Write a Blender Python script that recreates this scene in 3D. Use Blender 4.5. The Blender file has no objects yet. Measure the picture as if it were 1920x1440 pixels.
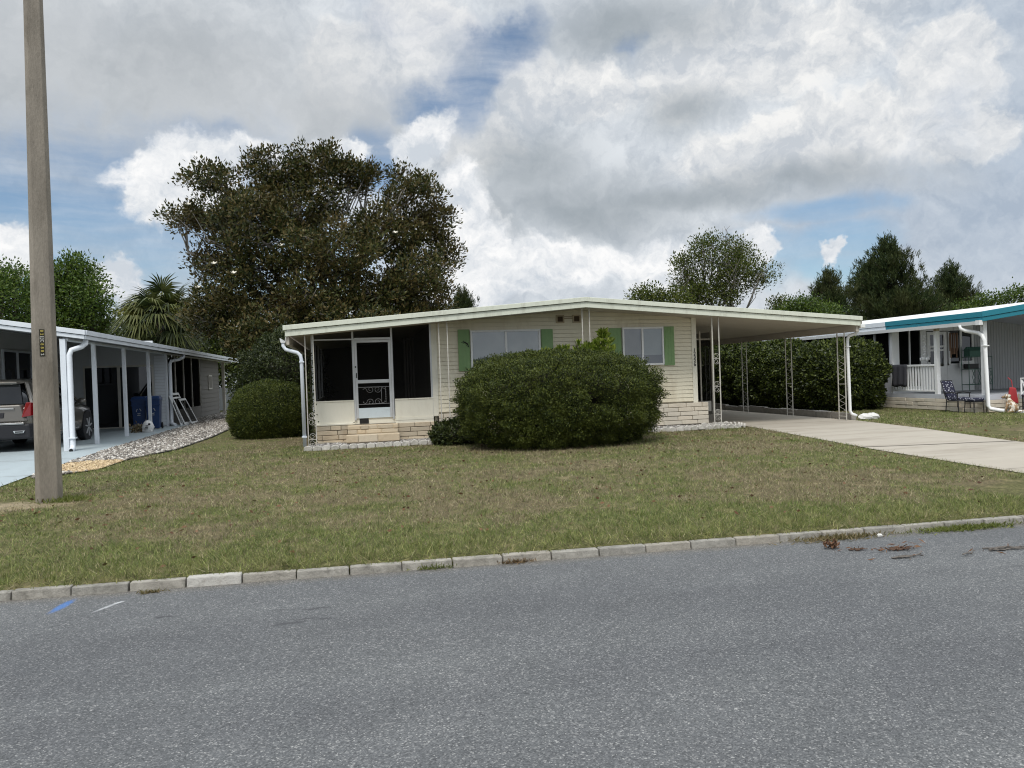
import bpy, math, random
import numpy as np
from mathutils import Vector, Matrix, Euler
rad = math.radians
random.seed(7)
RNG = np.random.default_rng(11)
scene = bpy.context.scene
col = scene.collection

# ------------------------------------------------------------------ camera
CAM_H = 1.55
YAW, PITCH, ROLL, FOC = rad(12.1), rad(-0.70), rad(1.95), 1400.0
CAM_R = Matrix.Rotation(-YAW, 3, 'Z') @ Matrix.Rotation(math.pi/2+PITCH, 3, 'X') @ Matrix.Rotation(-ROLL, 3, 'Z')
cam_data = bpy.data.cameras.new('camera')
cam_data.sensor_fit = 'HORIZONTAL'; cam_data.sensor_width = 36.0
cam_data.lens = 36.0*FOC/1920.0
cam_data.clip_end = 2000.0; cam_data.clip_start = 0.05
cam = bpy.data.objects.new('camera', cam_data)
m4 = CAM_R.to_4x4(); m4.translation = (0, 0, CAM_H)
cam.matrix_world = m4
col.objects.link(cam); scene.camera = cam

def ray(px, py):
    return (CAM_R @ Vector(((px-960)/FOC, -(py-720)/FOC, -1.0))).normalized()
def at(px, py, Y):                      # real point at depth Y seen at that direction
    d = ray(px, py); t = Y/d.y
    return Vector((d.x*t, Y, CAM_H+d.z*t))

# ------------------------------------------------------------------ objects
def tag(o, label=None, cat=None, group=None, kind=None):
    if label: o['label'] = label
    if cat: o['category'] = cat
    if group: o['group'] = group
    if kind: o['kind'] = kind
    return o
def thing(name, label, cat, loc=(0,0,0), rotz=0.0, group=None, local=False):
    o = bpy.data.objects.new(name, None); col.objects.link(o)
    o.empty_display_size = .2
    o.location = loc; o.rotation_euler = (0,0,rotz)
    o['origin'] = [0.0,0.0,0.0] if local else [float(v) for v in loc]
    return tag(o, label, cat, group)
def copy_tree(o, parent=None):
    c = o.copy(); col.objects.link(c); c.parent = parent
    for ch in list(o.children): copy_tree(ch, c)
    c=n.mix(n.math('MULTIPLY',straw,.45),c,(.30,.245,.15))
    bx=n('VectorMath',{0:n('VectorMath',{0:pos,1:n('VectorMath',{0:n.noise(pos,3.2,4,.7,out=1),1:(.9,.9,0)},operation='MULTIPLY').outputs[0]},operation='ADD').outputs[0],1:(-4.25,11.65,0)},operation='SUBTRACT').outputs[0]
    bl=n('VectorMath',{0:n('VectorMath',{0:bx,1:(.75,1.6,0)},operation='MULTIPLY').outputs[0]},operation='LENGTH').outputs['Value']
    c=n.mix(n.math('MULTIPLY',n.maprange(bl,.9,.35,0,1,True),.6),c,(.36,.295,.215))
    return n.mix(1,c,tone,'MULTIPLY')
def root_of(o):
    while o.parent is not None: o = o.parent
    return o
def link(name, me, mats, parent=None):
    o = bpy.data.objects.new(name, me); col.objects.link(o)
    for m in (mats if isinstance(mats,(list,tuple)) else [mats]): me.materials.append(m)
    if parent is not None: o.parent = parent
    return o
def offset_of(parent):
    if parent is None: return (0,0,0)
    r = root_of(parent)
    return tuple(r['origin']) if 'origin' in r else (0,0,0)

class MB:
    def __init__(s): s.v=[]; s.f=[]; s.mi=[]; s.cur=0
    def add(s, vs, fs):
        n=len(s.v); s.v += [tuple(v) for v in vs]; s.f += [tuple(i+n for i in f) for f in fs]; s.mi += [s.cur]*len(fs)
        return s
    def box(s, x0,x1,y0,y1,z0,z1):
        return s.add([(x0,y0,z0),(x1,y0,z0),(x1,y1,z0),(x0,y1,z0),(x0,y0,z1),(x1,y0,z1),(x1,y1,z1),(x0,y1,z1)],
              [(0,3,2,1),(4,5,6,7),(0,1,5,4),(1,2,6,5),(2,3,7,6),(3,0,4,7)])
    def hexa(s, p):   # 8 points, bottom 4 then top 4
        return s.add(p, [(0,3,2,1),(4,5,6,7),(0,1,5,4),(1,2,6,5),(2,3,7,6),(3,0,4,7)])
    def cbox(s, c, sx,sy,sz, rot=None):
        M = rot if rot is not None else Matrix.Identity(3)
        pts=[]
        for dz in (-1,1):
            for dx,dy in ((-1,-1),(1,-1),(1,1),(-1,1)):
                pts.append(Vector(c)+M@Vector((dx*sx/2,dy*sy/2,dz*sz/2)))
        return s.hexa(pts)
    def bar(s, a, b, w, h=None):
        a=Vector(a); b=Vector(b); d=b-a; L=d.length
        if L<1e-6: return s
        d.normalize(); up=Vector((0,0,1)) if abs(d.z)<.95 else Vector((0,1,0))
        x=d.cross(up).normalized(); y=x.cross(d)
        M=Matrix((x,d,y)).transposed()
        return s.cbox((a+b)/2, w, L, h or w, M)
    def prism(s, poly, axis, a, b):   # poly in the two other axes, extruded along axis from a to b
        n=len(poly)
        def P(u,v,w): return {'x':(w,u,v),'y':(u,w,v),'z':(u,v,w)}[axis]
        vs=[P(u,v,a) for u,v in poly]+[P(u,v,b) for u,v in poly]
        fs=[tuple(range(n)), tuple(range(2*n-1,n-1,-1))]+[(i,(i+1)%n,n+(i+1)%n,n+i)[::-1] for i in range(n)]
        return s.add(vs,fs)
    def tube(s, pts, r, n=8, cap=True):
        pts=[Vector(p) for p in pts]
        rs = list(r) if isinstance(r,(list,tuple)) else [r]*len(pts)
        rings=[]; prev=None
        for i,p in enumerate(pts):
            d=(pts[min(i+1,len(pts)-1)]-pts[max(i-1,0)])
            if d.length<1e-9: d=Vector((0,0,1))
            d.normalize()
            if prev is None:
                ref=Vector((0,0,1)) if abs(d.z)<.9 else Vector((1,0,0))
                x=d.cross(ref).normalized()
            else:
                x=(prev-d*prev.dot(d))
                x = x.normalized() if x.length>1e-6 else d.orthogonal().normalized()
            prev=x; y=d.cross(x)
            rings.append([p+(x*math.cos(2*math.pi*k/n)+y*math.sin(2*math.pi*k/n))*rs[i] for k in range(n)])
        vs=[v for ri in rings for v in ri]; fs=[]
        for i in range(len(pts)-1):
            for k in range(n):
                fs.append((i*n+k,i*n+(k+1)%n,(i+1)*n+(k+1)%n,(i+1)*n+k))
        if cap: fs += [tuple(range(n-1,-1,-1)), tuple((len(pts)-1)*n+k for k in range(n))]
        return s.add(vs,fs)
    def lathe(s, prof, c=(0,0,0), axis='z', n=20):
        vs=[];fs=[]
        for r,h in prof:
            for k in range(n):
                a=2*math.pi*k/n; u,v=r*math.cos(a),r*math.sin(a)
                p={'z':(u,v,h),'x':(h,u,v),'y':(v,h,u)}[axis]
                vs.append((p[0]+c[0],p[1]+c[1],p[2]+c[2]))
        for i in range(len(prof)-1):
            for k in range(n): fs.append((i*n+k,i*n+(k+1)%n,(i+1)*n+(k+1)%n,(i+1)*n+k))
        fs.append(tuple(range(n-1,-1,-1))); fs.append(tuple((len(prof)-1)*n+k for k in range(n)))
        return s.add(vs,fs)
    def ball(s, c, rx,ry,rz, n=12, m=8, jit=0, rot=None):
        vs=[];fs=[]
        for i in range(m+1):
            t=math.pi*i/m
            for k in range(n):
                a=2*math.pi*k/n; j=1+random.uniform(-jit,jit)
                p=Vector((rx*math.sin(t)*math.cos(a)*j,ry*math.sin(t)*math.sin(a)*j,rz*math.cos(t)*j))
                if rot is not None: p=rot@p
                vs.append(p+Vector(c))
        for i in range(m):
            for k in range(n): fs.append((i*n+k,(i+1)*n+k,(i+1)*n+(k+1)%n,i*n+(k+1)%n))
        return s.add(vs,fs)
    def build(s, name, mat, parent=None, smooth=False, bevel=0, sub=0):
        off=offset_of(parent)
        me=bpy.data.meshes.new(name)
        me.from_pydata([(v[0]-off[0],v[1]-off[1],v[2]-off[2]) for v in s.v],[],s.f)
        o=link(name,me,mat,parent)
        if max(s.mi,default=0)>0: me.polygons.foreach_set('material_index',s.mi)
        if smooth: me.polygons.foreach_set('use_smooth',[True]*len(s.f))
        if bevel:
            b=o.modifiers.new('edge','BEVEL'); b.width=bevel; b.segments=2; b.limit_method='ANGLE'; b.angle_limit=rad(40)
        if sub:
            b=o.modifiers.new('soft','SUBSURF'); b.levels=sub; b.render_levels=sub
        me.update()
        return o

def boxes(name,lst,mat,parent,bevel=0):
    for b in lst: MB().box(*b).build(name,mat,parent,bevel=bevel)

def np_mesh(name, verts, quads, mat, parent=None, k=4):
    off=np.array(offset_of(parent))
    verts=np.asarray(verts,dtype=np.float32)-off.astype(np.float32)
    quads=np.asarray(quads,dtype=np.int32)
    me=bpy.data.meshes.new(name)
    me.vertices.add(len(verts)); me.vertices.foreach_set('co',verts.ravel())
    n=len(quads)
    me.loops.add(n*k); me.loops.foreach_set('vertex_index',quads.ravel())
    me.polygons.add(n); me.polygons.foreach_set('loop_start',np.arange(0,n*k,k,dtype=np.int32))
    me.update(calc_edges=True)
    return link(name,me,mat,parent)

def unit(a): return a/np.maximum(np.linalg.norm(a,axis=1,keepdims=True),1e-9)
def leaves(pos, axis, L, W, rng, fold=.15, face=None):
    n=len(pos)
    L=L*rng.uniform(.7,1.25,(n,1)); W=W*rng.uniform(.75,1.25,(n,1))
    axis=unit(axis)
    side=unit(np.cross(axis,rng.normal(size=(n,3)) if face is None else face+rng.normal(size=(n,3))*.35))
    nor=np.cross(axis,side)
    p0=pos; p2=pos+axis*L-nor*L*fold*.6
    mid=pos+axis*L*.5
    p1=mid+side*W*.5+nor*L*fold*.3; p3=mid-side*W*.5+nor*L*fold*.3
    v=np.stack([p0,p1,p2,p3],1).reshape(-1,3)
    return v, np.arange(4*n).reshape(-1,4)

# ------------------------------------------------------------------ materials
def new_mat(name):
    m=bpy.data.materials.new(name); m.use_nodes=True
    nt=m.node_tree; nt.nodes.clear()
    out=nt.nodes.new('ShaderNodeOutputMaterial')
    return m,nt,out
class N:
    def __init__(s,nt): s.nt=nt
    def __call__(s,t,ins=None,**kw):
        n=s.nt.nodes.new('ShaderNode'+t)
        for k,v in kw.items(): setattr(n,k,v)
        for k,v in (ins or {}).items():
            i=n.inputs[k]
            if isinstance(v,bpy.types.NodeSocket): s.nt.links.new(v,i)
            else: i.default_value=v
        return n
    def math(s,op,a,b=None,c=None,clamp=False):
        n=s.nt.nodes.new('ShaderNodeMath'); n.operation=op; n.use_clamp=clamp
        for i,v in enumerate((a,b,c)):
            if v is None: continue
            if isinstance(v,bpy.types.NodeSocket): s.nt.links.new(v,n.inputs[i])
            else: n.inputs[i].default_value=v
        return n.outputs[0]
    def mix(s,f,a,b,blend='MIX'):
        n=s.nt.nodes.new('ShaderNodeMix'); n.data_type='RGBA'; n.blend_type=blend
        for i,v in ((0,f),(6,a),(7,b)):
            if isinstance(v,bpy.types.NodeSocket): s.nt.links.new(v,n.inputs[i])
            else: n.inputs[i].default_value = (v if i==0 else (tuple(v)+(1,) if len(v)==3 else v))
        return n.outputs[2]
    def ramp(s,f,stops,interp='LINEAR'):
        n=s.nt.nodes.new('ShaderNodeValToRGB'); cr=n.color_ramp; cr.interpolation=interp
        while len(cr.elements)<len(stops): cr.elements.new(.5)
        for e,(p,c) in zip(cr.elements,stops):
            e.position=p; e.color=(tuple(c)+(1,)) if isinstance(c,(tuple,list)) else (c,c,c,1)
        s.nt.links.new(f,n.inputs[0]); return n.outputs[0]
    def maprange(s,v,a,b,c=0,d=1,smooth=False):
        n=s.nt.nodes.new('ShaderNodeMapRange')
        if smooth: n.interpolation_type='SMOOTHSTEP'
        s.nt.links.new(v,n.inputs[0])
        for i,x in ((1,a),(2,b),(3,c),(4,d)): n.inputs[i].default_value=x
        return n.outputs[0]
    def noise(s,vec,scale,detail=4,rough=.55,out=0,dist=0):
        n=s.nt.nodes.new('ShaderNodeTexNoise'); n.inputs['Scale'].default_value=scale
        n.inputs['Detail'].default_value=detail; n.inputs['Roughness'].default_value=rough; n.inputs['Distortion'].default_value=dist
        if vec is not None: s.nt.links.new(vec,n.inputs['Vector'])
        return n.outputs[out]

def sc(c,k): return tuple(min(1,x*k) for x in c)
def paint(name, c, rough=.5, var=.12, scale=2.0, dirt=None, dirt_amt=.0, dscale=1.2, bump=.0, bscale=60, metal=0.0, stretch=(1,1,1), spec=.4, island=0.0):
    """a real surface: base colour broken by two sizes of noise, stains of its own colour, fine bump"""
    m,nt,out=new_mat(name); n=N(nt)
    pos=n('NewGeometry').outputs['Position']
    mp=n('Mapping',{'Vector':pos,'Scale':stretch}).outputs[0]
    n1=n.noise(mp,scale,5,.6); n2=n.noise(mp,scale*14,3,.6)
    f=n.math('ADD',n.math('MULTIPLY',n1,.65),n.math('MULTIPLY',n2,.35))
    c1=n.mix(n.maprange(f,.3,.7),sc(c,1-var),sc(c,1+var*.7))
    if island:
        r=n('NewGeometry').outputs['Random Per Island']
        c1=n.mix(island,c1,n.ramp(r,[(0,sc(c,.62)),(.35,sc(c,.95)),(.7,(c[0]*1.08,c[1]*.98,c[2]*.86)),(1,sc(c,1.18))]))
    if dirt_amt>0:
        d=n.noise(mp,dscale,6,.7)
        c1=n.mix(n.math('MULTIPLY',n.maprange(d,.5,.72),dirt_amt),c1,dirt or (.08,.07,.05))
    bs=n('BsdfPrincipled',{'Base Color':c1,'Roughness':rough,'Metallic':metal,'Specular IOR Level':spec})
    if bump:
        b=n('Bump',{'Height':n.noise(mp,bscale,4,.6),'Strength':bump,'Distance':.01})
        nt.links.new(b.outputs[0],bs.inputs['Normal'])
    nt.links.new(bs.outputs[0],out.inputs[0]); return m

def leaf_mat(name, cols, rough=.45, trans=.25, pscale=.6, spec=.3, patch=None):
    m,nt,out=new_mat(name); n=N(nt)
    g=n('NewGeometry')
    k=len(cols)
    c=n.ramp(g.outputs['Random Per Island'],[(i/(k-1),cols[i]) for i in range(k)])
    big=n.noise(g.outputs['Position'],pscale,3,.6)
    if patch: c=n.mix(n.maprange(big,.48,.68),c,n.mix(.6,c,patch))
    bs=n('BsdfPrincipled',{'Base Color':c,'Roughness':rough,'Specular IOR Level':spec})
    tr=n('BsdfTranslucent',{'Color':n.mix(1,c,(.9,1.0,.5),'MULTIPLY')})
    mx=n('MixShader',{0:trans,1:bs.outputs[0],2:tr.outputs[0]})
    nt.links.new(mx.outputs[0],out.inputs[0]); return m

def glass_mat(name, tint=(.02,.025,.03), refl=.10, clear=.75):
    m,nt,out=new_mat(name); n=N(nt)
    fr=n('LayerWeight',{'Blend':.18}).outputs['Facing']
    gl=n('BsdfGlossy',{'Color':(.95,.97,1,1),'Roughness':.02})
    tr=n('BsdfTransparent',{'Color':(.88,.92,.9,1)})
    df=n('BsdfDiffuse',{'Color':tint+(1,)})
    a=n('MixShader',{0:clear,1:df.outputs[0],2:tr.outputs[0]})
    f=n.math('ADD',n.math('MULTIPLY',fr,.22),refl,clamp=True)
    b=n('MixShader',{0:f,1:a.outputs[0],2:gl.outputs[0]})
    nt.links.new(b.outputs[0],out.inputs[0]); return m
def screen_mat(name, c=(.009,.009,.009), clear=.40):
    m,nt,out=new_mat(name); n=N(nt)
    tr=n('BsdfTransparent'); df=n('BsdfDiffuse',{'Color':c+(1,)})
    a=n('MixShader',{0:clear,1:df.outputs[0],2:tr.outputs[0]})
    nt.links.new(a.outputs[0],out.inputs[0]); return m

# lawn colour, shared by the sod sheet and its blades
def lawn_colour(n, blade):
    g=n('NewGeometry'); pos=g.outputs['Position']
    sep=n('SeparateXYZ',{0:pos})
    y=n.math('ADD',sep.outputs[1],n.math('MULTIPLY',sep.outputs[0],.05))
    a=n.noise(pos,.42,5,.62); b=n.noise(pos,1.7,4,.6)
    nn=n.math('ADD',n.math('MULTIPLY',a,.7),n.math('MULTIPLY',b,.3))
    kerbside=n.maprange(y,6.6,8.6,.20,0.0,True)
    leftside=n.maprange(sep.outputs[0],-2.5,-4.2,0,.07,True)
    far=n.maprange(y,19,30,0,.2,True)
    rightside=n.maprange(sep.outputs[0],13,16,0,.10,True)
    gsum=n.math('ADD',n.math('ADD',nn,kerbside),n.math('ADD',n.math('ADD',leftside,rightside),far))
    gf=n.maprange(gsum,.43,.60,0,1,True)
    r=g.outputs['Random Per Island']
    mid=n.noise(pos,5.5,5,.72); mid2=n.noise(pos,16,3,.7)
    tone=n.ramp(n.math('ADD',n.math('MULTIPLY',mid,.6),n.math('MULTIPLY',mid2,.4)),[(.34,(.66,.65,.62)),(.5,(1.06,1.06,1.03)),(.66,(1.50,1.46,1.36))])
    straw=n.maprange(n.noise(pos,2.6,5,.7),.55,.68)
    if blade:
        dry=n.ramp(r,[(0,(.108,.094,.053)),(.4,(.205,.178,.106)),(.75,(.30,.265,.165)),(1,(.45,.40,.26))])
        grn=n.ramp(r,[(0,(.07,.105,.03)),(.45,(.135,.178,.048)),(.8,(.205,.24,.075)),(1,(.38,.36,.18))])
        pick=n.math('ADD',n.math('MULTIPLY',gf,.72),.19)
        r2=n('TexWhiteNoise',{'Vector':n('CombineXYZ',{0:r,1:7.3,2:1.1}).outputs[0]}).outputs[0]
        isg=n.math('LESS_THAN',r2,pick)
        c=n.mix(isg,dry,grn)
        bright=n.maprange(y,6.5,7.6,.6,0,True)
        c=n.mix(n.math('MULTIPLY',bright,isg),c,n.ramp(r,[(0,(.09,.115,.03)),(.6,(.175,.195,.06)),(1,(.32,.30,.13))]))
    else:
        f=n.noise(pos,28,4,.7)
        dry=n.ramp(f,[(.3,(.062,.052,.032)),(.55,(.135,.112,.066)),(.72,(.22,.185,.112))])
        grn=n.ramp(f,[(.3,(.045,.052,.02)),(.55,(.095,.10,.038)),(.72,(.17,.16,.075))])
        c=n.mix(n.math('MULTIPLY',gf,.75),dry,grn)
        bare=n.maprange(n.noise(pos,.9,4,.65),.64,.72)
        c=n.mix(n.math('MULTIPLY',bare,.7),c,(.25,.19,.13))
    c=n.mix(n.math('MULTIPLY',straw,.45),c,(.30,.245,.15))
    bx=n('VectorMath',{0:n('VectorMath',{0:pos,1:n('VectorMath',{0:n.noise(pos,3.2,4,.7,out=1),1:(.9,.9,0)},operation='MULTIPLY').outputs[0]},operation='ADD').outputs[0],1:(-4.25,11.65,0)},operation='SUBTRACT').outputs[0]
    bl=n('VectorMath',{0:n('VectorMath',{0:bx,1:(.75,1.6,0)},operation='MULTIPLY').outputs[0]},operation='LENGTH').outputs['Value']
    c=n.mix(n.math('MULTIPLY',n.maprange(bl,.9,.35,0,1,True),.6),c,(.36,.295,.215))
    return n.mix(1,c,tone,'MULTIPLY')
# ------------------------------------------------------------------ sky, sun
SUN_EL, SUN_AZ = rad(58), rad(205)        # azimuth clockwise from +Y
world=bpy.data.worlds.new('World'); scene.world=world; world.use_nodes=True
wt=world.node_tree; wt.nodes.clear(); w=N(wt)
sky=w('TexSky',sky_type='NISHITA'); sky.sun_disc=False; sky.sun_elevation=SUN_EL; sky.sun_rotation=SUN_AZ
sky.air_density=1.0; sky.dust_density=.7; sky.ozone_density=1.6
d0=w('TexCoord').outputs['Generated']
def vmath(op,a,b=None,scale=None):
    n=wt.nodes.new('ShaderNodeVectorMath'); n.operation=op
    for i,x in enumerate((a,b)):
        if x is None: continue
        if isinstance(x,bpy.types.NodeSocket): wt.links.new(x,n.inputs[i])
        else: n.inputs[i].default_value=x
    if scale is not None: n.inputs[3].default_value=scale
    return n
wa=w.noise(d0,3.2,4,.55,out=1); wb=w.noise(d0,11,5,.62,out=1); wc=w.noise(d0,38,4,.6,out=1)
def centred(c,k): return vmath('SCALE',vmath('SUBTRACT',c,(.5,.5,.5)).outputs[0],None,k).outputs[0]
soft=vmath('ADD',d0,centred(wa,.16)).outputs[0]
puffy=vmath('ADD',vmath('ADD',d0,centred(wa,.05)).outputs[0],vmath('ADD',centred(wb,.085),centred(wc,.022)).outputs[0]).outputs[0]
def blob(vec,px,py,rx,ry,tilt=0,edge=.55):
    """an elliptical patch of sky about one direction (angles, not picture space)"""
    c=ray(px,py)
    right=c.cross(Vector((0,0,1))).normalized(); up=right.cross(c)
    if tilt:
        q=Matrix.Rotation(rad(tilt),3,c); right=q@right; up=q@up
    M=Matrix((right,c,up)).transposed()
    k=1.0/FOC*(math.hypot(px-960,py-720)/FOC*.0+1)
    mp=wt.nodes.new('ShaderNodeMapping'); mp.vector_type='TEXTURE'; edge=max(edge,.6)
    wt.links.new(vec,mp.inputs[0]); mp.inputs['Location'].default_value=c
    mp.inputs['Rotation'].default_value=M.to_euler(); mp.inputs['Scale'].default_value=(rx*k,.8,ry*k)
    ln=vmath('LENGTH',mp.outputs[0]).outputs['Value']
    return w.maprange(ln,1.0+edge*.5,1.0-edge,0,1,True)
def total(lst,op='MAXIMUM'):
    r=lst[0]
    for x in lst[1:]: r=w.math(op,r,x)
    return r
fb=w.noise(puffy,5.0,8,.58); fine=w.noise(puffy,13,6,.6)
streak=w.noise(w('Mapping',{'Vector':vmath('ADD',d0,centred(wa,.04)).outputs[0],'Scale':(1.6,1.6,11)}).outputs[0],2.6,7,.6)
# openings of blue between the clouds
def crisp(field,noise_,amt,lo,hi):
    return w.maprange(w.math('ADD',field,w.math('MULTIPLY',w.math('SUBTRACT',noise_,.5),amt)),lo,hi,0,1,True)
holes=total([blob(soft,170,425,330,150,0,.9),blob(soft,40,350,200,90,0,.9),blob(soft,400,300,120,50,0,.9),blob(soft,705,285,95,75,0,.9),blob(puffy,955,85,95,65,-25,1.0),blob(puffy,885,160,80,120,20,1.0),blob(puffy,800,210,80,60,0,1.0),
   blob(puffy,1176,80,42,46,30,1.0),blob(soft,1540,420,150,34,0,.9),blob(soft,1500,475,170,40,0,.9),blob(soft,1500,530,150,50,0,.9),blob(soft,300,520,150,90,0,.9)])
grey=total([blob(soft,330,165,420,150,0,.9),blob(soft,600,215,230,80,0,.9),blob(soft,90,120,240,180,0,.9)])
grey2=total([blob(soft,1090,390,270,85,8,.8),blob(soft,1000,330,150,90,0,.9),blob(soft,1300,385,230,40,3,.9),blob(soft,1180,20,190,50,0,.9),blob(soft,1560,345,190,40,3,.9),blob(soft,930,430,70,90,0,.9),blob(soft,1290,190,80,45,0,1.0)])
bluegrey=total([blob(soft,1830,430,210,150,0,.9),blob(soft,1890,300,120,200,0,.9),blob(soft,1650,420,190,90,0,1.0),blob(soft,1850,40,170,90,-12,1.0)])
white=total([blob(puffy,1430,85,250,110,0,.9),blob(puffy,1780,120,90,95,0,.9),blob(puffy,1500,270,260,75,-6,.9),blob(puffy,1780,250,100,55,0,.9),blob(puffy,1120,160,95,75,20,.9),blob(puffy,1000,150,75,75,0,.9),
   blob(puffy,660,130,110,85,0,1.0),blob(puffy,780,90,110,110,20,1.0),blob(puffy,1390,305,80,65,0,.9),blob(puffy,900,260,100,80,0,.9),blob(puffy,1270,150,100,80,0,.9)])
puffs=total([blob(puffy,345,325,120,72,0,.8),blob(puffy,300,375,65,65,0,.8),blob(puffy,800,262,70,52,-25,.8),blob(puffy,770,292,52,48,0,.8),blob(puffy,880,370,60,75,0,.9),blob(puffy,900,470,85,85,0,.9),
   blob(puffy,1020,500,140,62,0,.9),blob(puffy,18,475,52,48,0,.7),blob(puffy,40,505,55,32,0,.7),blob(puffy,222,530,56,48,0,.7),blob(puffy,1425,464,44,48,0,.7),blob(puffy,1200,485,110,40,0,.9),
   blob(puffy,1565,492,22,30,0,.8),blob(puffy,470,310,100,45,0,.9),blob(puffy,640,285,70,32,0,.9),blob(puffy,920,545,150,40,0,.9),blob(puffy,1320,525,150,38,0,1.0)])
billow=w.math('ADD',w.math('MULTIPLY',fb,.55),w.math('MULTIPLY',fine,.45))
leftblue=total([blob(soft,140,420,420,190,0,1.0),blob(soft,480,470,220,110,0,1.0),blob(soft,700,290,80,60,0,1.0),blob(soft,1560,500,120,70,0,1.0)])
hm=w.math('MAXIMUM',crisp(leftblue,fb,1.7,.14,.70),crisp(holes,w.math('ADD',w.math('MULTIPLY',fb,.7),w.math('MULTIPLY',fine,.3)),2.6,.34,1.05))
veil=w.maprange(streak,.34,.72,.08,.62)
cover=w.math('ADD',w.math('SUBTRACT',1.0,hm),w.math('MULTIPLY',hm,veil),clamp=True)
CL=10.0    # cloud radiance is given before the 0.1 background strength
def rgb(r,g,b): return (r*CL,g*CL,b*CL,1)
# light and shade of the billows: the same noise compared with itself a little higher up
up_=vmath('ADD',puffy,(0.0,0.0,.022)).outputs[0]
fb_up=w.noise(up_,5.0,8,.58); fine_up=w.noise(vmath('ADD',puffy,(0.0,0.0,.010)).outputs[0],13,6,.6)
slope_=w.math('ADD',w.math('MULTIPLY',w.math('SUBTRACT',fb,fb_up),5.2),w.math('MULTIPLY',w.math('SUBTRACT',fine,fine_up),2.0))
relief=w.maprange(w.math('ADD',w.math('ADD',.5,slope_),w.math('MULTIPLY',w.math('SUBTRACT',billow,.5),1.2)),.05,.95)
c=w.mix(relief,rgb(.52,.57,.63),rgb(.76,.80,.84))
c=w.mix(w.math('MULTIPLY',bluegrey,.85),c,w.mix(relief,rgb(.39,.47,.58),rgb(.51,.58,.67)))
wm=crisp(white,billow,1.6,.30,.64)
c=w.mix(w.math('MULTIPLY',wm,.92),c,w.mix(relief,rgb(.58,.62,.67),rgb(.93,.925,.91)))
c=w.mix(w.math('MULTIPLY',grey,.84),c,w.mix(w.maprange(fb,.35,.65),rgb(.45,.48,.505),rgb(.60,.625,.65)))
c=w.mix(w.math('MULTIPLY',grey2,.88),c,w.mix(w.maprange(fb,.35,.65),rgb(.30,.345,.38),rgb(.50,.54,.58)))
skyc=w.mix(1.0,sky.outputs[0],(.96,1.06,1.10),'MULTIPLY')
res=w.mix(cover,skyc,c)
pm=crisp(puffs,billow,1.7,.30,.74)
res=w.mix(pm,res,w.mix(relief,rgb(.62,.67,.73),rgb(.98,.98,.98)))
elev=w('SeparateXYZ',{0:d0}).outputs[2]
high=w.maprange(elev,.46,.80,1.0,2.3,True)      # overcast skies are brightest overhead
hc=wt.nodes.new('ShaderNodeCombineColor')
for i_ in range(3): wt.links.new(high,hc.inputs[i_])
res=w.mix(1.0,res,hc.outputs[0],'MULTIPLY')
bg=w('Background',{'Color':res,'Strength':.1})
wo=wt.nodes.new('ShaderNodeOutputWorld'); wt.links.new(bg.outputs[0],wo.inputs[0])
world.cycles.sampling_method='MANUAL'; world.cycles.sample_map_resolution=512

sl=bpy.data.lights.new('sun','SUN'); sl.energy=2.3; sl.angle=rad(16); sl.color=(1,.95,.88)
so=bpy.data.objects.new('sun',sl); col.objects.link(so)
sd=Vector((math.sin(SUN_AZ)*math.cos(SUN_EL),math.cos(SUN_AZ)*math.cos(SUN_EL),math.sin(SUN_EL)))
so.rotation_euler=sd.to_track_quat('Z','Y').to_euler(); so.location=sd*60

vs=scene.view_settings; vs.view_transform='Standard'; vs.look='None'; vs.exposure=0.0; vs.gamma=1.0; vs.use_curve_mapping=False
scene.render.engine='CYCLES'
cy=scene.cycles; cy.use_denoising=True; cy.filter_width=1.1; cy.max_bounces=8; cy.transparent_max_bounces=12; cy.diffuse_bounces=3; cy.glossy_bounces=3
try: cy.denoiser='OPENIMAGEDENOISE'; cy.denoising_input_passes='RGB_ALBEDO_NORMAL'
except Exception: pass

# ------------------------------------------------------------------ ground, road, kerb
def lawn_z(y): 
    t=min(1,max(0,(y-8)/9)); return .05*t*t*(3-2*t)
def kerb_y(x): return 6.42-.047*x+.0012*(x-1)**2*(1 if abs(x)<8 else 0)
def lawn_mat():
    m,nt,out=new_mat('lawn sod'); n=N(nt)
    c=lawn_colour(n,False)
    bs=n('BsdfPrincipled',{'Base Color':c,'Roughness':.9,'Specular IOR Level':.1})
    b=n('Bump',{'Height':n.noise(n('NewGeometry').outputs['Position'],45,5,.7),'Strength':.8,'Distance':.02})
    nt.links.new(b.outputs[0],bs.inputs['Normal']); nt.links.new(bs.outputs[0],out.inputs[0]); return m
def blade_mat():
    m,nt,out=new_mat('grass blades'); n=N(nt)
    c=lawn_colour(n,True)
    bs=n('BsdfPrincipled',{'Base Color':c,'Roughness':.6,'Specular IOR Level':.25})
    tr=n('BsdfTranslucent',{'Color':c})
    mx=n('MixShader',{0:.25,1:bs.outputs[0],2:tr.outputs[0]})
    nt.links.new(mx.outputs[0],out.inputs[0]); return m
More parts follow.
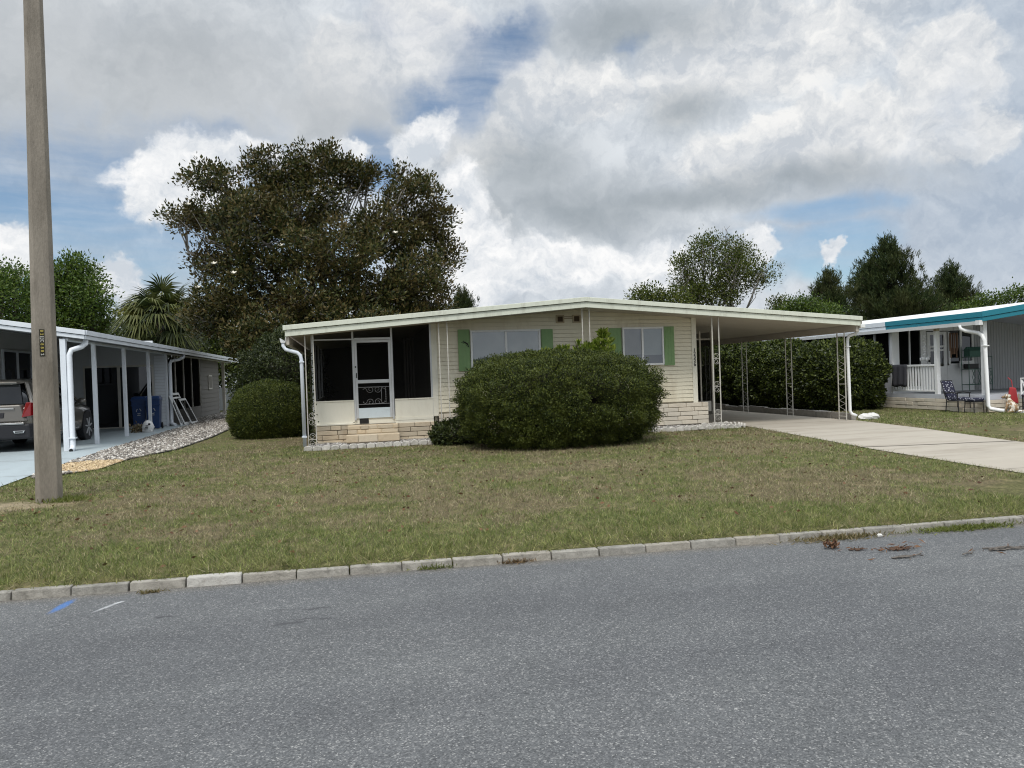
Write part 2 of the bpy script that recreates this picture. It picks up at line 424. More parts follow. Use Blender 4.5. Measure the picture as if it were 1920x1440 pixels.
def asphalt_mat():
    m,nt,out=new_mat('worn asphalt'); n=N(nt)
    pos=n('NewGeometry').outputs['Position']
    v1=n('TexVoronoi',{'Vector':pos,'Scale':150.0}); v2=n('TexVoronoi',{'Vector':pos,'Scale':84.0})
    r1=n('SeparateColor',{0:v1.outputs['Color']}).outputs[0]; r2=n('SeparateColor',{0:v2.outputs['Color']}).outputs[1]
    g=n.ramp(r1,[(0,(.055,.059,.064)),(.3,(.105,.112,.12)),(.62,(.15,.158,.168)),(.86,(.20,.208,.217)),(.95,(.33,.335,.34)),(1,(.6,.6,.59))])
    g2=n.ramp(r2,[(0,(.08,.085,.09)),(.5,(.135,.142,.151)),(.92,(.18,.188,.196)),(1,(.42,.42,.42))])
    c=n.mix(.42,g,g2); c=n.mix(1,c,(.72,.715,.70),'MULTIPLY')
    big=n.noise(pos,.35,5,.6); mid=n.noise(pos,2.3,4,.6)
    c=n.mix(1,c,n.ramp(big,[(.3,(.86,.86,.87)),(.7,(1.1,1.09,1.07))]),'MULTIPLY')
    c=n.mix(1,c,n.ramp(mid,[(.3,(.93,.93,.93)),(.7,(1.06,1.06,1.06))]),'MULTIPLY')
    lane=n.noise(n('Mapping',{'Vector':pos,'Scale':(.12,1.1,1)}).outputs[0],1.0,4,.6)
    c=n.mix(1,c,n.ramp(lane,[(.35,(.88,.88,.89)),(.65,(1.10,1.10,1.09))]),'MULTIPLY')
    sp=n('SeparateXYZ',{0:pos}); yk=n.math('SUBTRACT',n.math('SUBTRACT',6.46,n.math('MULTIPLY',sp.outputs[0],.047)),sp.outputs[1])
    grit=n.math('MULTIPLY',n.maprange(n.math('ADD',yk,n.math('MULTIPLY',n.noise(pos,7,5,.7),.22)),.34,.06,0,1,True),.75)
    c=n.mix(grit,c,n.ramp(r1,[(0,(.06,.05,.04)),(.6,(.13,.115,.09)),(1,(.30,.27,.22))]))
    # dark drips and oil stains of their own shape
    def stain(x,y,rx,ry,k,c):
        mp=n('Mapping',{'Vector':n('VectorMath',{0:pos,1:n('VectorMath',{0:n.noise(pos,9,4,.6,out=1),1:(.12,.12,.12)},operation='MULTIPLY').outputs[0]},operation='ADD').outputs[0],'Location':(x+.06,y+.06,-.03),'Scale':(rx,ry,9)},vector_type='TEXTURE')
        ln=n('VectorMath',{0:mp.outputs[0]},operation='LENGTH').outputs['Value']
        return n.mix(n.math('MULTIPLY',n.maprange(ln,1.1,.45,0,1,True),k),c,(.045,.046,.05))
    def streakmark(c,x,y,rx,ry,ang,col_,k):
        mp=n('Mapping',{'Vector':n('VectorMath',{0:pos,1:n('VectorMath',{0:n.noise(pos,26,4,.7,out=1),1:(.05,.05,0)},operation='MULTIPLY').outputs[0]},operation='ADD').outputs[0],'Location':(x+.025,y+.025,-.09),'Rotation':(0,0,ang),'Scale':(rx,ry,9)},vector_type='TEXTURE')
        ln=n('VectorMath',{0:mp.outputs[0]},operation='LENGTH').outputs['Value']
        return n.mix(n.math('MULTIPLY',n.maprange(ln,1.15,.35,0,1,True),n.math('MULTIPLY',n.maprange(r1,.0,.9,1,.45),k)),c,col_)
    c=streakmark(c,-2.21,6.26,.20,.045,rad(82),(.035,.15,.42),1.0)
    c=streakmark(c,-1.86,6.12,.15,.022,rad(62),(.5,.51,.52),.75)
    c=streakmark(c,-1.80,6.22,.05,.02,rad(40),(.55,.56,.57),.8)
    for s in ((-1.36,5.71,.09,.022,.9),(-.48,5.28,.14,.035,.75),(-.38,5.34,.10,.03,.7),(-.31,5.57,.12,.028,.75),(-.24,5.30,.07,.02,.7),(-.52,5.60,.12,.03,.4),(-2.13,5.58,.07,.02,.5),(1.9,4.6,.10,.03,.25),(5.2,4.9,.25,.05,.3)):
        c=stain(*s,c)
    bs=n('BsdfPrincipled',{'Base Color':c,'Roughness':.78,'Specular IOR Level':.35})
    b=n('Bump',{'Height':v1.outputs['Distance'],'Strength':.4,'Distance':.005})
    nt.links.new(b.outputs[0],bs.inputs['Normal']); nt.links.new(bs.outputs[0],out.inputs[0]); return m
def concrete(name,c,**k):
    a=dict(rough=.85,var=.16,scale=1.4,dirt=(.16,.14,.11),dirt_amt=.45,dscale=.9,bump=.25,bscale=70,spec=.25); a.update(k)
    return paint(name,c,**a)

M={}
M['lawn']=lawn_mat(); M['blade']=blade_mat(); M['asphalt']=asphalt_mat()
M['earth']=paint('earth',(.10,.09,.05),rough=.95,var=.3,scale=.6)
M['kerb']=paint('kerb concrete',(.31,.297,.265),rough=.9,var=.5,scale=9,dirt=(.10,.095,.08),dirt_amt=.7,dscale=11,bump=.9,bscale=60,island=.3,spec=.2)
M['driveway']=paint('driveway concrete',(.37,.335,.28),rough=.85,var=.10,scale=.8,dirt=(.20,.17,.13),dirt_amt=.65,dscale=1.0,bump=.2,bscale=60,stretch=(.35,1.6,1),spec=.25)
M['slab']=paint('painted blue grey slab',(.35,.405,.425),rough=.6,var=.08,scale=1.0,dirt=(.25,.27,.27),dirt_amt=.45,dscale=1.3,bump=.1,bscale=50,stretch=(1,.5,1))

def sheet(name,xs,ys,zf,mat):
    v=[(x,y,zf(x,y)) for y in ys for x in xs]; nx=len(xs)
    f=[(j*nx+i,j*nx+i+1,(j+1)*nx+i+1,(j+1)*nx+i) for j in range(len(ys)-1) for i in range(nx-1)]
    mb=MB().add(v,f); o=mb.build(name,mat); o['kind']='structure'; return o
sheet('ground',[-400,-90,90,400],[-300,-8,130,500],lambda x,y:-.16,M['earth'])
xs=[-80,-40,-20]+[-12+.5*i for i in range(57)]+[24,45,80]
v=[];f=[]
for x in xs: v+=[(x,kerb_y(x)+.04,-.09),(x,-8,-.09)]
for i in range(len(xs)-1): f.append((2*i,2*i+1,2*i+3,2*i+2))
MB().add(v,f).build('road',M['asphalt'])['kind']='structure'
v=[];f=[]
ts=[-.02,0,.07,.3,.8,1.6,3,5,7,9,11,14,18,25,40,70,115]
for x in xs:
    y0=kerb_y(x)+.085
    for t in ts: v.append((x,y0+max(t,0),-.15 if t<0 else (-.022 if t==0 else lawn_z(y0+t)-.004)))
k=len(ts)
for i in range(len(xs)-1):
    for j in range(k-1): f.append((i*k+j,(i+1)*k+j,(i+1)*k+j+1,i*k+j+1))
MB().add(v,f).build('lawn',M['lawn'],smooth=True)['kind']='structure'

mb=MB(); x=-1.375-.435*26; i=0
rk=random.Random(3)
while x<26:
    L=.435; x1=x+L-rk.uniform(.006,.014)
    dz=rk.uniform(-.008,.008); dy=rk.uniform(-.012,.012); t=rk.uniform(-.006,.006)
    pts=[]
    for zz,ins in ((-.13,0),(-.024+dz*.5,.016)):
        pts+=[(x,kerb_y(x)+dy+ins,zz),(x1,kerb_y(x1)+dy+ins+t,zz+(t if zz>-.1 else 0)),(x1,kerb_y(x1)+.11,zz),(x,kerb_y(x)+.11,zz)]
    if abs(x+1.375)>.1: mb.hexa(pts)
    x+=L; i+=1
ko=mb.build('kerb',M['kerb'],bevel=.009); ko['kind']='structure'
# one paler, newer length of kerb
M['kerb_pale']=paint('pale kerb concrete',(.44,.425,.39),rough=.9,var=.3,scale=9,dirt=(.17,.155,.13),dirt_amt=.6,dscale=14,bump=.8,bscale=60)
x,x1=-1.375,-.948
pts=[]
for zz,ins in ((-.12,-.006),(-.014,.014)):
    pts+=[(x,kerb_y(x)+ins,zz),(x1,kerb_y(x1)+ins,zz),(x1,kerb_y(x1)+.105,zz),(x,kerb_y(x)+.105,zz)]
kp=MB().hexa(pts).build('kerb_stone',M['kerb_pale'],bevel=.012)
tag(kp,'pale newer kerb stone, whiter than the grey stones on both its sides','kerb stone')

def poly_sheet(name,pts,mat,dz,kind='structure'):
    o=MB().add([(x,y,lawn_z(y)+dz) for x,y in pts],[tuple(range(len(pts)))]).build(name,mat)
    if kind: o['kind']=kind
    return o
DRIVE=[(8.50,6.16),(11.1,6.05),(11.75,10.5),(12.35,13.5),(12.85,17.0),(12.85,33.0),(8.9,33.0),(8.9,17.55),(9.72,17.2),(9.35,14.5),(8.95,11.5),(8.72,8.3)]
def grid_poly(name,left,right,mat,dz):
    v=[];f=[]
    for (a,b) in zip(left,right): v+=[(a[0],a[1],lawn_z(a[1])+dz),(b[0],b[1],lawn_z(b[1])+dz)]
    for i in range(len(left)-1): f.append((2*i,2*i+1,2*i+3,2*i+2))
    o=MB().add(v,f).build(name,mat); o['kind']='structure'; return o
grid_poly('driveway',[(8.50,6.2),(8.72,8.3),(8.95,11.5),(9.35,14.5),(9.70,17.2),(9.1,17.6),(8.9,18),(8.9,33)],[(11.1,6.1),(11.4,8.3),(11.85,11.5),(12.45,14.5),(12.85,17.2),(12.85,17.6),(12.85,18),(12.85,33)],M['driveway'],.007)
SLAB=[(-9.5,6.9),(-5.2,6.7),(-5.55,13.4),(-5.65,14.85),(-5.74,16.6),(-5.9,19.8),(-6.06,25.45),(-6.1,31.0),(-12,31),(-12,12)]
grid_poly('carport_slab',[(-8.9,7.0),(-9.2,13.4),(-12,14.8),(-12,16.6),(-12,19.8),(-12,25.4),(-12,31.4)],[(-5.35,6.8),(-5.55,13.4),(-5.65,14.85),(-5.74,16.6),(-5.9,19.8),(-6.06,25.45),(-6.15,31.4)],M['slab'],.012)
# cracks and control joints of the two slabs
M['joint']=paint('dark joint',(.17,.15,.125),rough=.95)
mb=MB(); pts=[(8.96,11.9),(9.7,11.77),(10.3,11.68),(11.0,11.6),(11.85,11.45)]
for i in range(len(pts)-1):
    (a,b),(c_,d_)=pts[i],pts[i+1]; mb.add([(a,b-.045,lawn_z(b)+.0115),(c_,d_-.045,lawn_z(d_)+.0115),(c_,d_+.035,lawn_z(d_)+.0115),(a,b+.035,lawn_z(b)+.0115)],[(0,1,2,3)])
for y in (8.7,14.6,17.4): 
    mb.add([(8.8+(y-8.3)*.1,y-.006,lawn_z(y)+.0115),(11.35+(y-8.3)*.155,y-.006,lawn_z(y)+.0115),(11.35+(y-8.3)*.155,y+.006,lawn_z(y)+.0115),(8.8+(y-8.3)*.1,y+.006,lawn_z(y)+.0115)],[(0,1,2,3)])
mb.build('driveway_joint',M['joint'])['kind']='structure'
mb=MB()
for y in (11.6,14.75,17.9): mb.add([(-9,y-.01,lawn_z(y)+.017),(-5.56-(y-13.4)*.05,y-.01,lawn_z(y)+.017),(-5.56-(y-13.4)*.05,y+.01,lawn_z(y)+.017),(-9,y+.01,lawn_z(y)+.017)],[(0,1,2,3)])
mb.build('slab_joint',M['joint'])['kind']='structure'

# gravel bed beside the carport slab
GR=[(-5.42,14.3),(-5.0,14.75),(-4.67,15.2),(-4.62,16.9),(-4.12,18.9),(-3.99,22.6),(-4.07,26.4),(-4.6,33),(-5.2,46),(-6.85,46),(-6.85,31.4),(-6.13,31.4),(-6.04,25.45),(-5.88,19.8),(-5.72,16.6),(-5.63,14.85)]
M['gravelbase']=paint('gravel base',(.17,.155,.135),rough=.95,var=.4,scale=12,bump=.6,bscale=40)
poly_sheet('gravel_bed',GR,M['gravelbase'],.006)
def inside(px,py,poly):
    r=np.zeros(len(px),bool); n=len(poly); j=n-1
    for i in range(n):
        xi,yi=poly[i]; xj,yj=poly[j]
        c=((yi>py)!=(yj>py))&(px<(xj-xi)*(py-yi)/(yj-yi+1e-12)+xi); r^=c; j=i
    return r
def np_lawn_z(y):
    t=np.clip((y-8)/9,0,1); return .05*t*t*(3-2*t)
OCT=np.array([(1,0,0),(0,1,0),(-1,0,0),(0,-1,0),(0,0,1),(0,0,-.6)],float)
OF=np.array([(0,1,4),(1,2,4),(2,3,4),(3,0,4),(1,0,5),(2,1,5),(3,2,5),(0,3,5)])
def stones(name,px,py,pz,size,mat,rng):
    n=len(px); s=size*rng.uniform(.5,1.3,(n,1,1))
    v=OCT[None]*s*rng.uniform(.6,1.25,(n,6,3)); v[:,:,2]*=.65
    a=rng.uniform(0,6.28,n); c,si=np.cos(a)[:,None],np.sin(a)[:,None]
    vx=v[:,:,0]*c-v[:,:,1]*si; vy=v[:,:,0]*si+v[:,:,1]*c
    V=np.stack([vx+px[:,None],vy+py[:,None],v[:,:,2]+pz[:,None]+(s[:,:,0]*.25)],2).reshape(-1,3)
    F=(OF[None]+(np.arange(n)*6)[:,None,None]).reshape(-1,3)
    o=np_mesh(name,V,F,mat,k=3); o['kind']='stuff'; return o
def stone_mat(name,cols):
    m,nt,out=new_mat(name); n=N(nt); g=n('NewGeometry')
    c=n.ramp(g.outputs['Random Per Island'],cols)
    bs=n('BsdfPrincipled',{'Base Color':c,'Roughness':.85}); nt.links.new(bs.outputs[0],out.inputs[0]); return m
M['gravel']=stone_mat('gravel stones',[(0,(.06,.053,.046)),(.35,(.17,.152,.13)),(.75,(.34,.31,.27)),(1,(.60,.58,.54))])
M['tangravel']=stone_mat('orange gravel stones',[(0,(.24,.165,.09)),(.5,(.42,.31,.17)),(1,(.60,.48,.31))])
px=RNG.uniform(-7,-3.8,34000); py=14.2+31*RNG.uniform(0,1,34000)**1.6
ok=inside(px,py,GR); px,py=px[ok],py[ok]
tan=((px+5.15)/.85)**2+((py-15.9)/1.15)**2<RNG.uniform(.6,1.1,len(px))
stones('gravel',px[~tan],py[~tan],np_lawn_z(py[~tan])+.006,.046,M['gravel'],RNG)
tx=RNG.uniform(-6,-4.4,2600); ty=RNG.uniform(14.3,17.3,2600); q=inside(tx,ty,GR)&(((tx+5.15)/.85)**2+((ty-15.9)/1.15)**2<1)
tx=np.concatenate([tx[q],px[tan]]); ty=np.concatenate([ty[q],py[tan]])
stones('orange_gravel',tx,ty,np_lawn_z(ty)+.006,.03,M['tangravel'],RNG)
M['blackplastic']=paint('black plastic',(.018,.018,.018),rough=.5)
mb=MB(); pts=[(-4.3,18.0),(-4.08,18.9),(-3.95,22.6),(-4.03,26.4),(-4.56,33)]
for i in range(len(pts)-1):
    (a,b),(c_,d_)=pts[i],pts[i+1]; mb.bar((a,b,lawn_z(b)-.015),(c_,d_,lawn_z(d_)-.015),.02,.075)
tag(mb.build('garden_edging',M['blackplastic']),'low black plastic strip edging between the pale gravel and the lawn','edging')

# lawn blades
PLANTER=[(-1.1,16.7),(9.65,16.85),(9.75,17.2),(8.9,17.6),(8.9,30),(-1.1,30)]
def blades():
    rng=np.random.default_rng(5)
    bands=[(6.2,8.0,-4.2,7.2,3900),(8.0,10.5,-6.2,10.0,2100),(10.5,14,-7.5,12.5,1300),(14,19,-6.2,19.5,700),(19,27,-6,22,160)]
    P=[]
    for y0,y1,x0,x1,dn in bands:
        n=int((y1-y0)*(x1-x0)*dn); x=rng.uniform(x0,x1,n); y=rng.uniform(y0,y1,n)
        ky=6.42-.047*x+.0012*(x-1)**2
        ok=((y>ky+.080)|((y>ky+.03)&(rng.uniform(0,1,len(x))<.30)))&~(inside(x+.06,y,DRIVE)&inside(x-.06,y,DRIVE))&~inside(x,y,SLAB)&~inside(x,y,GR)&~inside(x,y,PLANTER)&~((x>17.2)&(y>17.3))
        ok&=~((np.abs(x+4.12)<.16)&(np.abs(y-11.5)<.16))
        ok&=(((x+4.35)*.75)**2+((y-11.45)*1.6)**2>.32)|(rng.uniform(0,1,len(x))<.22)
        ok&=~((x>12.8)&(x<13.1)&(y>17.3))
        x,y,ky=x[ok],y[ok],ky[ok]
        # tufty: thin out by a cheap value pattern
        pat=.5+.5*np.sin(x*3.1+1.7*np.sin(y*2.3))*np.sin(y*2.9+1.3*np.sin(x*1.9))
        keep=rng.uniform(0,1,len(x))<.45+.55*pat
        P.append(np.stack([x[keep],y[keep],np.where(y[keep]>ky[keep]+.12,np_lawn_z(y[keep])-.006,-.024)],1))
    P=np.concatenate(P); n0=len(P)
    # taller tufts standing out of the turf here and there
    c=P[rng.integers(0,n0,230)]; c=np.repeat(c,34,0)+rng.normal(size=(230*34,3))*[.045,.04,0]
    P=np.concatenate([P,c]); n=len(P)
    dist=P[:,1:2]
    ky=6.42-.047*P[:,0:1]+.0012*(P[:,0:1]-1)**2
    edge=np.clip(1-(P[:,1:2]-ky-.1)/.9,0,1)
    h=rng.uniform(.018,.052,(n,1))*(1+.55*edge)*np.where(rng.uniform(0,1,(n,1))<.06,1.7,1); wd=rng.uniform(.0045,.0095,(n,1))*np.clip(dist/8,.9,2.6)
    h[n0:]*=1.75
    a=rng.uniform(0,2*np.pi,(n,1)); lean=np.abs(rng.normal(0,.75,(n,1)))+.15
    dr=np.concatenate([np.cos(a),np.sin(a),np.zeros((n,1))],1)
    b=rng.uniform(0,2*np.pi,(n,1)); sd_=np.concatenate([np.cos(b),np.sin(b),np.zeros((n,1))],1)
    tip=P+dr*h*lean*1.3+np.array([0,0,1])*h/np.sqrt(1+.35*lean**2)
    V=np.stack([P-sd_*wd*.5,P+sd_*wd*.5,tip],1).reshape(-1,3)
    # drop what the camera could not come near to seeing: keep everything near the frame
    o=np_mesh('grass',V,np.arange(3*n).reshape(-1,3),M['blade'],k=3); o['kind']='stuff'
    print('blades',n)
blades()
# ------------------------------------------------------------------ house materials
M['siding']=paint('cream siding',(.77,.715,.565),rough=.55,var=.05,scale=.8,dirt=(.45,.38,.26),dirt_amt=.5,dscale=1.6,stretch=(1.3,1,.35),bump=.08,bscale=90)
M['cream']=paint('cream panel',(.77,.74,.63),rough=.5,var=.05,scale=1.2,dirt=(.5,.45,.34),dirt_amt=.35,dscale=2.0,stretch=(1.5,1,.5))
M['fascia']=paint('pale green cream fascia',(.67,.70,.60),rough=.5,var=.05,scale=.7,dirt=(.36,.36,.29),dirt_amt=.5,dscale=2.6,stretch=(1.6,1,.5))
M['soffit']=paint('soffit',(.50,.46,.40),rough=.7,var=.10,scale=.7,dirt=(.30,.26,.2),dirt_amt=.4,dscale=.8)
M['roofwhite']=paint('white roof coat',(.70,.70,.68),rough=.6,var=.08,scale=.6,dirt=(.3,.3,.28),dirt_amt=.5,dscale=1.2)
M['green']=paint('green shutter paint',(.20,.33,.14),rough=.5,var=.07,scale=3,dirt=(.30,.42,.22),dirt_amt=.3,dscale=2.5)
M['alu']=paint('bare aluminium',(.60,.61,.62),rough=.42,var=.06,scale=3,metal=.35,dirt=(.35,.35,.34),dirt_amt=.3,dscale=4)
M['bluewhite']=paint('blue white kick plate',(.60,.68,.72),rough=.45,var=.04,scale=3,dirt=(.4,.42,.42),dirt_amt=.3,dscale=5)
M['white']=paint('white paint',(.78,.79,.79),rough=.4,var=.04,scale=1.5,dirt=(.5,.49,.45),dirt_amt=.3,dscale=2.2)
M['offwhite']=paint('weathered white paint',(.60,.58,.53),rough=.55,var=.08,scale=2,dirt=(.3,.27,.22),dirt_amt=.4,dscale=2.5)
M['postgrey']=paint('faded post paint',(.52,.50,.45),rough=.5,var=.10,scale=3,dirt=(.25,.2,.15),dirt_amt=.45,dscale=5)
M['brick']=paint('tan split block',(.56,.485,.37),rough=.9,var=.16,scale=3,dirt=(.28,.20,.12),dirt_amt=.55,dscale=3.0,bump=.5,bscale=45,island=.55,spec=.2)
M['brickwhite']=paint('painted block',(.62,.57,.48),rough=.85,var=.09,scale=3,dirt=(.38,.33,.26),dirt_amt=.4,dscale=2.5,bump=.5,bscale=45,island=.25,spec=.2)
M['mortar']=paint('mortar',(.19,.16,.12),rough=.95,var=.2,scale=6)
M['dark']=paint('dark interior',(.03,.028,.025),rough=.9)
M['interior']=paint('dim room',(.12,.11,.09),rough=.9,var=.2,scale=1)
M['black']=paint('black',(.012,.012,.012),rough=.5)
M['iron']=paint('black iron',(.02,.02,.022),rough=.45)
M['grille']=paint('dull grille metal',(.23,.23,.23),rough=.5,var=.1,scale=5)
M['pane']=glass_mat('window glass',refl=.15,clear=.85)
M['darkpane']=glass_mat('dark glass',tint=(.006,.007,.009),refl=.05,clear=.0)
M['screen']=screen_mat('insect screen')
M['blind']=paint('blind',(.30,.315,.315),rough=.8,var=.05,scale=2)
M['blind_dim']=paint('greyish blind',(.17,.158,.14),rough=.8,var=.08,scale=2)
M['vent']=paint('brown vent',(.12,.085,.05),rough=.8)
M['tan']=paint('tan frame',(.42,.35,.24),rough=.7,var=.1)

GZ=.06
def gable(x, xr, zr, s): return zr-s*abs(x-xr)
def siding(mb, x0,x1, y, z0, z1, top=None, step=.102, lip=.014):
    """lapped boards as real slanted courses facing -Y"""
    z=z0
    while z<z1-1e-4:
        zt=min(z+step,z1)
        xa0,xb0,xa1,xb1=x0,x1,x0,x1
        if top:
            for _ in (0,):
                def lim(zz):
                    xr,zr,s=top; d=(zr-zz)/s
                    return max(x0,xr-d),min(x1,xr+d)
                xa0,xb0=lim(z); xa1,xb1=lim(zt)
            if xb1-xa1<.05: break
        g=.011
        mb.add([(xa0,y-lip,z+g),(xb0,y-lip,z+g),(xb1,y-.006,zt),(xa1,y-.006,zt),(xa0,y+.012,z+g),(xb0,y+.012,z+g),(xb1,y+.012,zt),(xa1,y+.012,zt)],[(0,1,2,3),(4,5,1,0),(3,2,6,7)])
        z=zt
    return mb
def blocks(mb,x0,x1,y,z0,z1,h=.105,L=.36,depth=.05,gap=.012,rnd=random.Random(4),face='y'):
    n=max(1,round((z1-z0)/h)); h=(z1-z0)/n
    for r in range(n):
        x=x0-(rnd.uniform(0,.7)*L)
        while x<x1:
            l=L*rnd.choice((.55,.9,1,1.1,1.25)); a=max(x0,x); b=min(x1,x+l-gap)
            if b-a>.03:
                j=rnd.uniform(-.008,.008); za=z0+r*h+gap*.5; zb=z0+(r+1)*h-gap*.5
                if face=='y': mb.box(a,b,y-depth+j,y,za,zb)
                else: mb.box(y-depth+j,y,a,b,za,zb)
            x+=l
    return mb

# ------------------------------------------------------------------ the cream house
XR,ZR,SL=5.5,3.34,.0785
X0,X1,YF,YB=-1.40,12.95,17.0,31.0
YW=18.0
house=thing('mobile_home','low cream mobile home with green shutters, screened porch and carport','house',(5.5,18,.05))
top=lambda x: gable(x,XR,ZR,SL)
def slope_strip(mb,xa,xb,y0,y1,dz0,dz1):
    mb.hexa([(xa,y0,top(xa)+dz0),(xb,y0,top(xb)+dz0),(xb,y1,top(xb)+dz0),(xa,y1,top(xa)+dz0),(xa,y0,top(xa)+dz1),(xb,y0,top(xb)+dz1),(xb,y1,top(xb)+dz1),(xa,y1,top(xa)+dz1)])
mb=MB(); slope_strip(mb,X0+.03,XR,YF+.03,YB,-.085,-.012); slope_strip(mb,XR,X1-.03,YF+.03,YB,-.085,-.012)
roof=mb.build('roof',M['roofwhite'],house)
# standing seams of the metal roof
mb=MB()
for i in range(24):
    y=YF+.35+i*.58
    for xa,xb in ((X0+.03,XR),(XR,X1-.03)): slope_strip(mb,xa,xb,y,y+.03,-.012,.018)
mb.build('roof_seam',M['roofwhite'],roof)
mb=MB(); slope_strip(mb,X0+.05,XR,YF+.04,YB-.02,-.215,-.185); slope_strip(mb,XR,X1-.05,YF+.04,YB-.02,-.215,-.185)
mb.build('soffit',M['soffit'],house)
mb=MB()
for xa,xb in ((X0-.03,XR),(XR,X1+.0)):
    slope_strip(mb,xa,xb,YF-.045,YF+.03,-.105,.0)
    e=.04 if xa<XR-.1 else 0
    slope_strip(mb,xa+e,xb-(.04 if xb>XR else 0),YF-.012,YF+.028,-.245,-.115)
mb.build('fascia',M['fascia'],house,bevel=.006)
# left gutter, right carport beam
mb=MB(); zt=top(X0)
mb.prism([(-1.52,2.53),(-1.50,2.43),(-1.40,2.43),(-1.385,2.55),(-1.40,2.55),(-1.41,2.445),(-1.49,2.445),(-1.505,2.53)],'y',YF+.15,YB)
mb.build('gutter',M['white'],house)
mb=MB(); mb.box(X1-.13,X1-.06,YF+.05,YB-.4,2.37,2.545); mb.box(X1-.05,X1+.03,YF+.02,YB-.4,2.46,2.70)
mb.build('carport_beam',M['soffit'],house,bevel=.004)
mb=MB(); mb.box(X0+.03,X0+.09,YF+.05,YB-.4,2.38,2.56); mb.build('eave_beam',M['soffit'],house)
# ridge clutter: a little vent pan behind the peak
mb=MB(); mb.box(4.75,5.55,19.9,20.1,3.30,3.345); 
for k in range(5): mb.bar((4.8+k*.17,20,3.33),(4.86+k*.17,20,3.375),.02)
mb.build('roof_vent',M['vent'],house)

# front wall of lapped siding
mb=MB(); siding(mb,2.03,8.66,YW,.70,3.2,top=(XR,ZR-.2,SL))
wall=mb.build('front_wall',M['siding'],house)
mb=MB()
mb.prism([(2.0,.68),(8.75,.68),(8.75,top(8.75)-.21),(5.5,3.13),(2.0,top(2.0)-.21)],'y',YW+.014,YW+.05); mb.build('wall_backing',M['siding'],house)
boxes('corner_trim',[(1.90,2.03,YW-.03,YW+.05,.62,top(1.95)-.2),(8.66,8.79,YW-.03,YW+.06,.66,top(8.75)-.2)],M['cream'],house,.004)
# side and rear walls
mb=MB(); mb.box(8.70,8.78,YW+.06,30.5,.5,2.86); mb.box(1.93,2.0,YW+.06,30.5,.3,2.84); mb.box(-.95,8.7,30.4,30.5,.2,2.6)
mb.build('side_wall',M['siding'],house)
# window helper
def window(parent,x0,x1,y,z0,z1,split,fw=.045,blind_gap=(.0,.0),frame=M['white'],blind=True):
    mb=MB(); 
    for a in ((x0,x1,z0,z0+fw),(x0,x1,z1-fw,z1)): mb.box(a[0],a[1],y-.045,y+.0,a[2],a[3])
    for a in ((x0,x0+fw),(x1-fw,x1),(split-fw*.55,split+fw*.55)): mb.box(a[0],a[1],y-.044,y+.0,z0+fw,z1-fw)
    wn=mb.build('window',frame,parent,bevel=.004)
    MB().add([(x0+fw,y-.018,z0+fw),(split,y-.018,z0+fw),(split,y-.018,z1-fw),(x0+fw,y-.018,z1-fw)],[(0,1,2,3)]).build('pane',M['pane'],wn)
    MB().add([(split,y-.024,z0+fw),(x1-fw,y-.024,z0+fw),(x1-fw,y-.024,z1-fw),(split,y-.024,z1-fw)],[(0,1,2,3)]).build('pane',M['pane'],wn)
    return wn
def blind(parent,x0,x1,y,z0,z1,mat,slats=True):
    mb=MB()
    if slats:
        z=z0
        while z<z1: mb.add([(x0,y,z),(x1,y,z),(x1,y+.012,z+.024),(x0,y+.012,z+.024)],[(0,1,2,3)]); z+=.025
        mb.add([(x0,y+.014,z0),(x1,y+.014,z0),(x1,y+.014,z1),(x0,y+.014,z1)],[(0,1,2,3)])
    else: mb.box(x0,x1,y,y+.004,z0,z1)
    return mb.build('blind',mat,parent)
w1=window(house,2.85,4.60,YW-.05,1.73,2.66,3.73)
blind(w1,2.88,4.57,YW-.040,1.86,2.63,M['blind'],False)
MB().box(2.88,4.57,YW-.034,YW-.029,1.75,1.90).build('room',M['dark'],w1)  # thin near-black strip, stands in for the unlit room below the blind
w2=window(house,6.745,7.86,YW-.05,1.68,2.655,7.28)
blind(w2,6.78,7.27,YW-.040,1.96,2.62,M['blind_dim'],False); blind(w2,7.29,7.83,YW-.040,1.94,2.62,M['blind'],False)
MB().box(6.78,7.83,YW-.034,YW-.029,1.70,2.0).build('room',M['dark'],w2)  # dark sheet under the blinds, its colour imitates an unlit room
# shutters
def shutter(x0,x1,z0,z1):
    mb=MB().box(x0,x1,YW-.05,YW-.018,z0,z1)
    s=mb.build('shutter',M['green'],house,bevel=.006)
    mb=MB()
    n=3
    for k in range(n):
        a=x0+.03+(x1-x0-.06)*k/n; mb.box(a+.006,a+(x1-x0-.06)/n-.006,YW-.054,YW-.05,z0+.04,z1-.04)
    mb.build('shutter_board',M['green'],s)
    return s
s1=shutter(2.55,2.838,1.68,2.69); shutter(4.63,4.93,1.70,2.66); shutter(6.41,6.73,1.68,2.645); shutter(7.885,8.165,1.66,2.66)
# little metal lizard ornament on the first shutter
mb=MB(); y=YW-.066
mb.tube([(2.62,y,2.38),(2.68,y,2.39),(2.73,y,2.37),(2.77,y,2.34),(2.79,y,2.30)],[.004,.012,.016,.014,.011],6); mb.ball((2.795,y,2.28),.015,.01,.02,8,5)
for a,b in (((2.70,y,2.385),(2.68,y,2.42)),((2.70,y,2.375),(2.67,y,2.35)),((2.77,y,2.34),(2.80,y,2.37)),((2.77,y,2.33),(2.74,y,2.29))): mb.tube([a,b],.005,5)
mb.build('ornament',M['iron'],s1,smooth=True)
